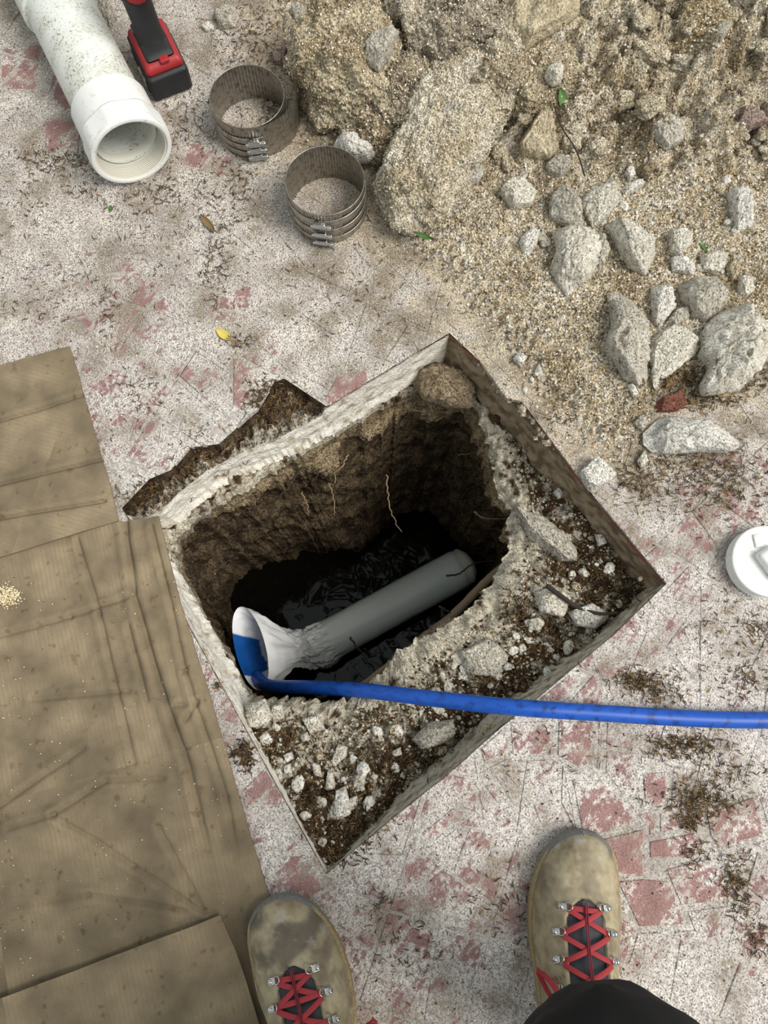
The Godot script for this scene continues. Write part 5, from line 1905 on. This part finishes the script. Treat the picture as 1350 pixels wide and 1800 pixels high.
func make_boot(person: Node3D, called: String, m: float, xf: Transform3D, label: String, worn: Color, bow: Array) -> void:
	var root := Node3D.new()
	root.name = called
	person.add_child(root, true)
	root.transform = xf
	tag(root, label, "")
	var nn := noise("boot", 22.0, 4)
	var nf := noise("bootf", 90.0, 3)
	var ns := 120
	var na := 71
	var v := PackedVector3Array()
	var c := PackedColorArray()
	var tan_ := lin(180, 168, 138)
	var brown := lin(140, 127, 101)
	var dark := lin(86, 77, 69)
	var sx := 17.0 * m
	for j in ns:
		var s := pow(float(j) / (ns - 1), 1.25) * BL
		var w := curve(W_TAB, s)
		for i in na:
			var a := PI * i / (na - 1)
			var x := boot_mid(s, m) + w * cos(a) * (1.0 if absf(cos(a)) < 1.0 else 1.0)
			var p := Vector3(x, boot_y(s, x, m), s - 0.15)
			var op := opening(s)
			var dx := absf(x - boot_mid(s, m))
			if op > 0.0:
				p.y -= 0.006 * (1.0 - smoothstep(op - 0.003, op + 0.001, dx))
				p.y += 0.0016 * exp(-pow((dx - op - 0.003) / 0.004, 2.0))
			# flex creases across the vamp
			p.y -= 0.0016 * exp(-pow((s - 0.064 - 0.05 * dx) / 0.0035, 2.0)) * smoothstep(0.02, 0.045, dx + 0.02)
			p += Vector3(0, 1, 0) * nn.get_noise_3d(p.x + sx, p.y, p.z) * 0.0012
			v.append(p)
			var t := nn.get_noise_3d(p.x * 1.1 + sx, p.y, p.z * 1.1) * 1.0 + nf.get_noise_3dv(p) * 0.45
			var col := tan_.lerp(brown, clampf(0.42 + t * 1.2, 0, 1))
			# scuffed toe: dark worn patch, grey-white rubs
			var toe := nn.get_noise_3d(p.x * 0.9 + 4.0 + sx, 1.0, p.z * 0.9) - absf(s - 0.042) * 16.0 + 0.52 - absf(dx - 0.008) * 8.0
			col = col.lerp(dark, clampf(toe * 1.9, 0, 0.75) * worn.r)
			col = col.lerp(dark, clampf((nn.get_noise_3d(p.x * 0.7 + 20.0 + sx, p.y, p.z * 0.7) - 0.18) * 2.2, 0, 0.4))
			# stitched seam of the side panel
			if absf(s - 0.155 - (dx - 0.03) * 0.9) < 0.0011 and dx > 0.03: col = col.lerp(dark, 0.8)
			var rub := nn.get_noise_3d(p.x * 1.4 - 9.0 + sx, 2.0, p.z * 1.4)
			if s < 0.06: col = col.lerp(lin(190, 190, 188), clampf((rub - 0.3) * 3.0, 0, 0.4))
			c.append(col)
	put("upper", grid(v, na, ns, false, false, c), M.leather, root)
	# rubber toe rand
	v = PackedVector3Array()
	var nr := 9
	for j in 61:
		var a := -1.0 + 2.0 * j / 60.0
		for k in nr:
			var q := float(k) / (nr - 1)
			# follow the plan outline from one side of the toe round to the other
			var s := 0.062 * pow(absf(a), 1.7)
			var w := curve(W_TAB, maxf(s, 0.0002))
			var x := boot_mid(s, m) + w * signf(a)
			var inw := Vector3(boot_mid(0.06, m) - x, 0, 0.07 - s).normalized()
			var top := 0.041 * (1.0 - 0.45 * absf(a))
			var y := lerpf(0.012, top, q)
			v.append(Vector3(x, y, s - 0.15) - inw * (0.0036 * (1.0 - q * q * 0.9)) + inw * maxf(0.0, q - 0.45) * 0.012)
	put("toe_rand", grid(v, nr, 61, false, m > 0.0 and false), M.rand, root)
	# sole with a welt
	var outl := PackedVector2Array()
	for j in 50:
		var s := pow(j / 49.0, 1.4) * 0.157
		outl.append(Vector2(boot_mid(s, m) + curve(W_TAB, s) + 0.0035, s - 0.15))
	for j in 50:
		var s := BL - pow(1.0 - j / 49.0, 1.0) * 0.157
		outl.append(Vector2(boot_mid(s, m) + curve(W_TAB, s) + 0.0035, s - 0.15))
	for j in 50:
		var s := BL - pow(j / 49.0, 1.0) * 0.157
		outl.append(Vector2(boot_mid(s, m) - curve(W_TAB, s) - 0.0035, s - 0.15))
	for j in 50:
		var s := pow(1.0 - j / 49.0, 1.4) * 0.157
		outl.append(Vector2(boot_mid(s, m) - curve(W_TAB, s) - 0.0035, s - 0.15))
	v = PackedVector3Array()
	for l in [[0.0, 0.001], [0.96, 0.001], [1.0, 0.004], [0.985, 0.012], [1.0, 0.015], [1.0, 0.0205], [0.97, 0.0225], [0.0, 0.0225]]:
		for j in outl.size():
			var q := outl[j]
			var kx: float = l[0]
			v.append(Vector3(q.x * kx, l[1], (q.y - 0.007) * kx + 0.007))
	put("sole", grid(v, outl.size(), 8, true, true), M.sole, root)
	# tongue
	v = PackedVector3Array()
	for j in 40:
		var s := 0.074 + j / 39.0 * 0.17
		for i in 15:
			var u := (i - 7) / 7.0
			var x := boot_mid(s, m) + u * maxf(opening(s), 0.001) * 1.02
			var p := boot_p(s, x, m, -0.0022 - 0.0006 * absf(u) + 0.0005 * nn.get_noise_2d(u * 2.0 + sx, s * 6.0))
			if absf(absf(u) - 0.45) < 0.06: p.y -= 0.0004
			v.append(p)
	put("tongue", grid(v, 15, 40, false, false), M.tongue, root)
	# hardware and laces
	var rows := [0.084, 0.113, 0.142, 0.171, 0.2]
	var ring := PackedVector3Array()
	var rr := PackedFloat32Array()
	for i in 15:
		var a := TAU * i / 14.0
		ring.append(Vector3(cos(a) * 0.0058, 0, sin(a) * 0.0046))
		rr.append(0.00095)
	var ringm := tube(ring, rr, 6, false)
	var plate := rbox(Vector3(0.011, 0.0018, 0.0085), 0.0008)
	var rivet := lathe(PackedVector2Array([Vector2(0.0036, 0.0), Vector2(0.0034, 0.0014), Vector2(0.002, 0.0024), Vector2(0.0, 0.0028)]), 14, false)
	var hook := join([[ringm, Transform3D(Basis(Vector3.FORWARD, 0.25), Vector3(-0.0068, 0.0022, 0))], [plate, Transform3D(Basis(), Vector3(0.001, 0, 0))], [rivet, Transform3D(Basis(), Vector3(0.0035, 0.0016, 0))]])
	for s in rows:
		for side in [-1.0, 1.0]:
			var x: float = boot_mid(s, m) + side * (opening(s) + 0.0105)
			var nrm := boot_n(s, x, m)
			var xa: Vector3 = (Vector3(side, 0, 0) - nrm * (side * nrm.x)).normalized()
			var o := put("lace_ring", hook, M.screw, root)
			o.transform = Transform3D(Basis(xa, nrm, xa.cross(nrm)), boot_p(s, x, m, 0.0012))
	var lace := func(s0, x0, s1, x1, lift):
		var pts := PackedVector3Array()
		var ups := PackedVector3Array()
		for k in 13:
			var t := k / 12.0
			var s := lerpf(s0, s1, t)
			var x := boot_mid(s, m) + lerpf(x0, x1, t)
			var arch: float = 0.0022 + lift * sin(PI * t)
			pts.append(boot_p(s, x, m, arch))
			ups.append(boot_n(s, x, m))
		return ribbon(pts, ups, 0.0066, 0.0015)
	put("lace", lace.call(rows[0], -opening(rows[0]) - 0.004, rows[0] + 0.004, opening(rows[0]) + 0.004, 0.0012), M.lace, root)
	for k in rows.size() - 1:
		var wa := opening(rows[k]) + 0.004
		var wb := opening(rows[k + 1]) + 0.004
		put("lace", lace.call(rows[k] + 0.003, -wa, rows[k + 1], wb, 0.0016), M.lace, root)
		put("lace", lace.call(rows[k] + 0.003, wa, rows[k + 1], -wb, 0.0034), M.lace, root)
		if m < 0.0: put("lace", lace.call(rows[k + 1] - 0.002, -wb, rows[k + 1] - 0.002, wb, 0.0026), M.lace, root)
	for side in [-1.0, 1.0]:
		var pts := PackedVector3Array()
		var ups := PackedVector3Array()
		for k in 24:
			var s := 0.077 + k / 23.0 * 0.13
			var x: float = boot_mid(s, m) + side * 0.0011
			pts.append(boot_p(s, x, m, 0.0068))
			ups.append(boot_n(s, x, m))
		put("centre_cord", ribbon(pts, ups, 0.0016, 0.0014), M.lace_dark, root)
	for b in bow:
		var ctl := PackedVector3Array()
		for e in b: ctl.append(boot_p(e[0], boot_mid(e[0], m) + e[1], m, e[2]))
		var pts := catmull(ctl, 7)
		var ups := PackedVector3Array()
		for k in pts.size(): ups.append(Vector3(0.25 * m, 0.9, -0.3).normalized())
		put("bow", ribbon(pts, ups, 0.0075, 0.0018), M.lace, root)

func capsule(p: Vector3, a: Vector3, b: Vector3, ra: float, rb: float) -> float:
	var ab := b - a
	var t := clampf((p - a).dot(ab) / ab.length_squared(), 0.0, 1.0)
	return p.distance_to(a + ab * t) - lerpf(ra, rb, t)

func surface_nets(bones: Array, cell: float, blend: float, wrinkle: FastNoiseLite) -> ArrayMesh:
	var lo := Vector3.ONE * 1e9
	var hi := -lo
	for b in bones:
		var r: float = maxf(b[2], b[3]) + cell * 3.0
		lo = lo.min(b[0] - Vector3.ONE * r).min(b[1] - Vector3.ONE * r)
		hi = hi.max(b[0] + Vector3.ONE * r).max(b[1] + Vector3.ONE * r)
	var nx := int((hi.x - lo.x) / cell) + 2
	var ny := int((hi.y - lo.y) / cell) + 2
	var nzz := int((hi.z - lo.z) / cell) + 2
	var f := PackedFloat32Array()
	f.resize(nx * ny * nzz)
	for k in nzz:
		for j in ny:
			for i in nx:
				var p := lo + Vector3(i, j, k) * cell
				var d := 1e3
				for b in bones:
					var e := capsule(p, b[0], b[1], b[2], b[3])
					var h := maxf(blend - absf(d - e), 0.0) / blend
					d = minf(d, e) - h * h * blend * 0.25
				if absf(d) < 0.05: d += wrinkle.get_noise_3d(p.x, p.y * 2.4, p.z) * 0.011
				f[(k * ny + j) * nx + i] = d
	var vid := {}
	var v := PackedVector3Array()
	var idx := PackedInt32Array()
	var off := [0, 1, nx, nx + 1, nx * ny, nx * ny + 1, nx * ny + nx, nx * ny + nx + 1]
	for k in nzz - 1:
		for j in ny - 1:
			for i in nx - 1:
				var b0 := (k * ny + j) * nx + i
				var inside := 0
				for o in off: inside += 1 if f[b0 + o] < 0.0 else 0
				if inside == 0 or inside == 8: continue
				var sum := Vector3.ZERO
				var cnt := 0
				for e in [[0, 1], [2, 3], [4, 5], [6, 7], [0, 2], [1, 3], [4, 6], [5, 7], [0, 4], [1, 5], [2, 6], [3, 7]]:
					var fa := f[b0 + off[e[0]]]
					var fb := f[b0 + off[e[1]]]
					if (fa < 0.0) == (fb < 0.0): continue
					var t := fa / (fa - fb)
					var pa := Vector3(e[0] & 1, (e[0] >> 1) & 1, (e[0] >> 2) & 1)
					var pb := Vector3(e[1] & 1, (e[1] >> 1) & 1, (e[1] >> 2) & 1)
					sum += pa.lerp(pb, t)
					cnt += 1
				vid[b0] = v.size()
				v.append(lo + (Vector3(i, j, k) + sum / cnt) * cell)
	for key in vid:
		var b0: int = key
		for ax in [[1, nx, nx * ny], [nx, nx * ny, 1], [nx * ny, 1, nx]]:
			var fa := f[b0]
			var fb := f[b0 + ax[0]]
			if (fa < 0.0) == (fb < 0.0): continue
			var q := [b0, b0 - ax[1], b0 - ax[1] - ax[2], b0 - ax[2]]
			if not (vid.has(q[1]) and vid.has(q[2]) and vid.has(q[3])): continue
			var a: int = vid[q[0]]
			var b: int = vid[q[1]]
			var c: int = vid[q[2]]
			var d: int = vid[q[3]]
			if fa < 0.0: idx.append_array(PackedInt32Array([a, b, c, a, c, d]))
			else: idx.append_array(PackedInt32Array([a, c, b, a, d, c]))
	var n := smooth_normals(v, idx)
	return arr_mesh(v, n, PackedVector2Array(), PackedColorArray(), idx)

func boot_xf(tx: float, ty: float, bx: float, by: float) -> Transform3D:
	var toe := G(tx, ty, 0.025)
	var heel := G(bx, by, 0.025)
	var z := (heel - toe)
	z.y = 0
	z = z.normalized()
	var x := Vector3.UP.cross(z).normalized()
	var at := toe + z * 0.15
	at.y = 0.0012
	return Transform3D(Basis(x, Vector3.UP, z), at)

func build_person() -> void:
	var lb := boot_xf(497, 1573, 549, 1800)
	lb.origin.y = 0.0062
	var rb := boot_xf(1010, 1462, 1018, 1800)
	var mid := (lb.origin + rb.origin) * 0.5
	mid.y = 0
	var person := base("person", mid, "person in black trousers and tan hiking boots with red laces, standing at the hole", "person")
	var inv := Transform3D(Basis(), -mid)
	make_boot(person, "hiking_boot", -1.0, inv * lb, "left tan leather hiking boot with red laces", Color(1, 0, 0), [[[0.19, 0.03, 0.004], [0.18, 0.045, 0.02], [0.165, 0.05, 0.03], [0.16, 0.044, 0.03], [0.185, 0.038, 0.02], [0.21, 0.028, 0.006]], [[0.2, 0.03, 0.006], [0.195, 0.05, 0.015], [0.2, 0.062, 0.014]]])
	make_boot(person, "hiking_boot", 1.0, inv * rb, "right tan leather hiking boot with red laces", Color(0.55, 0, 0), [[[0.222, -0.004, 0.008], [0.19, -0.022, 0.012], [0.166, -0.034, 0.016], [0.158, -0.044, 0.014], [0.164, -0.046, 0.01], [0.185, -0.034, 0.012], [0.215, -0.012, 0.01]], [[0.21, 0.012, 0.008], [0.19, 0.018, 0.014], [0.186, 0.032, 0.018], [0.2, 0.036, 0.016], [0.216, 0.024, 0.012]], [[0.205, -0.038, 0.006], [0.2, -0.02, 0.008], [0.198, 0.0, 0.009], [0.204, 0.02, 0.008]], [[0.226, -0.04, 0.006], [0.22, -0.02, 0.008], [0.222, 0.004, 0.012]]])
	# trousers: right knee bent forward, left leg straight
	var ra := rb * Vector3(0, 0.15, 0.095)
	var la := lb * Vector3(0, 0.15, 0.1)
	var rk := G(1096, 1985, 0.46)
	var lk := Vector3(la.x - 0.01, 0.5, la.z + 0.0)
	var rh := Vector3(0.17, 0.9, 0.62)
	var lh := Vector3(-0.03, 0.9, 0.64)
	var bones := [[ra, rk, 0.062, 0.082], [rk, rh, 0.084, 0.1], [la, lk, 0.062, 0.078], [lk, lh, 0.08, 0.1], [rh, lh, 0.12, 0.12], [(rh + lh) * 0.5, (rh + lh) * 0.5 + Vector3(0, 0.14, 0), 0.15, 0.14]]
	for b in bones:
		b[0] -= mid
		b[1] -= mid
	put("trousers", surface_nets(bones, 0.0125, 0.06, noise("cloth_fold", 11.0, 3)), M.cloth, person)

# a tree stands behind the left corner; its bough hangs over the pit and is mirrored in the water
func build_tree() -> void:
	var at := Vector3(-2.7, 0, -3.4)
	var root := base("tree", at, "leafy tree whose bough hangs over the pit and mirrors in its water", "tree")
	var limb := catmull(PackedVector3Array([Vector3(-2.7, 0, -3.4), Vector3(-2.6, 1.6, -3.35), Vector3(-2.35, 3.2, -3.1), Vector3(-1.5, 4.1, -2.5), Vector3(-0.4, 4.5, -1.7), Vector3(0.5, 4.6, -1.1)]), 6)
	var r := PackedFloat32Array()
	for i in limb.size():
		r.append(lerpf(0.16, 0.025, float(i) / limb.size()))
		limb[i] -= at
	put("trunk", tube(limb, r, 14, true), M.bark, root)
	rng.seed = 606
	var mm := MultiMesh.new()
	mm.transform_format = MultiMesh.TRANSFORM_3D
	mm.mesh = leaf_mesh(0.11, 0.05, 0.3)
	mm.instance_count = 2600
	for i in 2600:
		var c := limb[rng.randi_range(16, limb.size() - 1)]
		var p := c + Vector3(rng.randfn(0, 0.55), rng.randfn(0.0, 0.25), rng.randfn(0, 0.55))
		mm.set_instance_transform(i, Transform3D(Basis.from_euler(Vector3(rng.randf_range(-0.7, 0.7), rng.randf() * TAU, rng.randf_range(-0.7, 0.7))), p))
	var o := MultiMeshInstance3D.new()
	o.name = "foliage"
	o.multimesh = mm
	o.material_override = M.leaf_green
	root.add_child(o, true)
	o.set_meta("kind", "stuff")

# ---------------------------------------------------------------- the scene
func _ready() -> void:
	var cam := Camera3D.new()
	cam.name = "camera"
	cam.fov = rad_to_deg(2.0 * atan(900.0 / F))
	cam.keep_aspect = Camera3D.KEEP_HEIGHT
	cam.transform = Transform3D(cam_basis, Vector3(0, H, 0))
	cam.near = 0.02
	cam.current = true
	add_child(cam)
	var env := Environment.new()
	env.background_mode = Environment.BG_SKY
	var sky := ProceduralSkyMaterial.new()
	sky.sky_top_color = Color(0.93, 0.96, 0.965)
	sky.sky_horizon_color = Color(0.80, 0.82, 0.82)
	sky.ground_bottom_color = Color(0.3, 0.28, 0.25)
	sky.ground_horizon_color = Color(0.6, 0.6, 0.58)
	sky.sky_energy_multiplier = 0.74
	env.sky = Sky.new()
	env.sky.sky_material = sky
	env.tonemap_mode = Environment.TONE_MAPPER_LINEAR
	env.tonemap_exposure = 1.4
	env.sdfgi_enabled = true
	env.ssao_enabled = true
	env.ssil_enabled = true
	var we := WorldEnvironment.new()
	we.name = "overcast_sky"
	we.environment = env
	add_child(we)
	var sun := DirectionalLight3D.new()
	sun.name = "veiled_sun"
	sun.light_energy = 0.7
	sun.light_color = Color(1.0, 0.98, 0.95)
	sun.light_angular_distance = 32.0
	sun.shadow_enabled = true
	add_child(sun)
	sun.look_at_from_position(Vector3(1.3, 1.9, 0.4), Vector3.ZERO)

	define_ground()
	make_dust()
	make_materials()
	var ang := hole_angles(900)
	build_floor(ang)
	build_excavation(ang)
	build_heap()
	build_clods()
	build_rocks()
	build_cardboard()
	build_person()
	build_pipe()
	build_drill()
	build_coupling("farther steel pipe coupling with a sprung-open flap, next to the drill", 434, 169, 0.0605, 0.074, Vector2(448, 262), 0.024, [0.012, 0.028, 0.044], 0.5, null)
	build_coupling("nearer closed steel pipe coupling standing against the sand", 571, 317, 0.0625, 0.078, Vector2(560, 420), 0.0, [0.012, 0.034, 0.058], 1.6, null)
	build_bagged_pipe()
	build_hose()
	build_cleanout_plug()
	build_roots()
	build_leaves()
	build_crumbs()
	build_litter()
	build_tree()
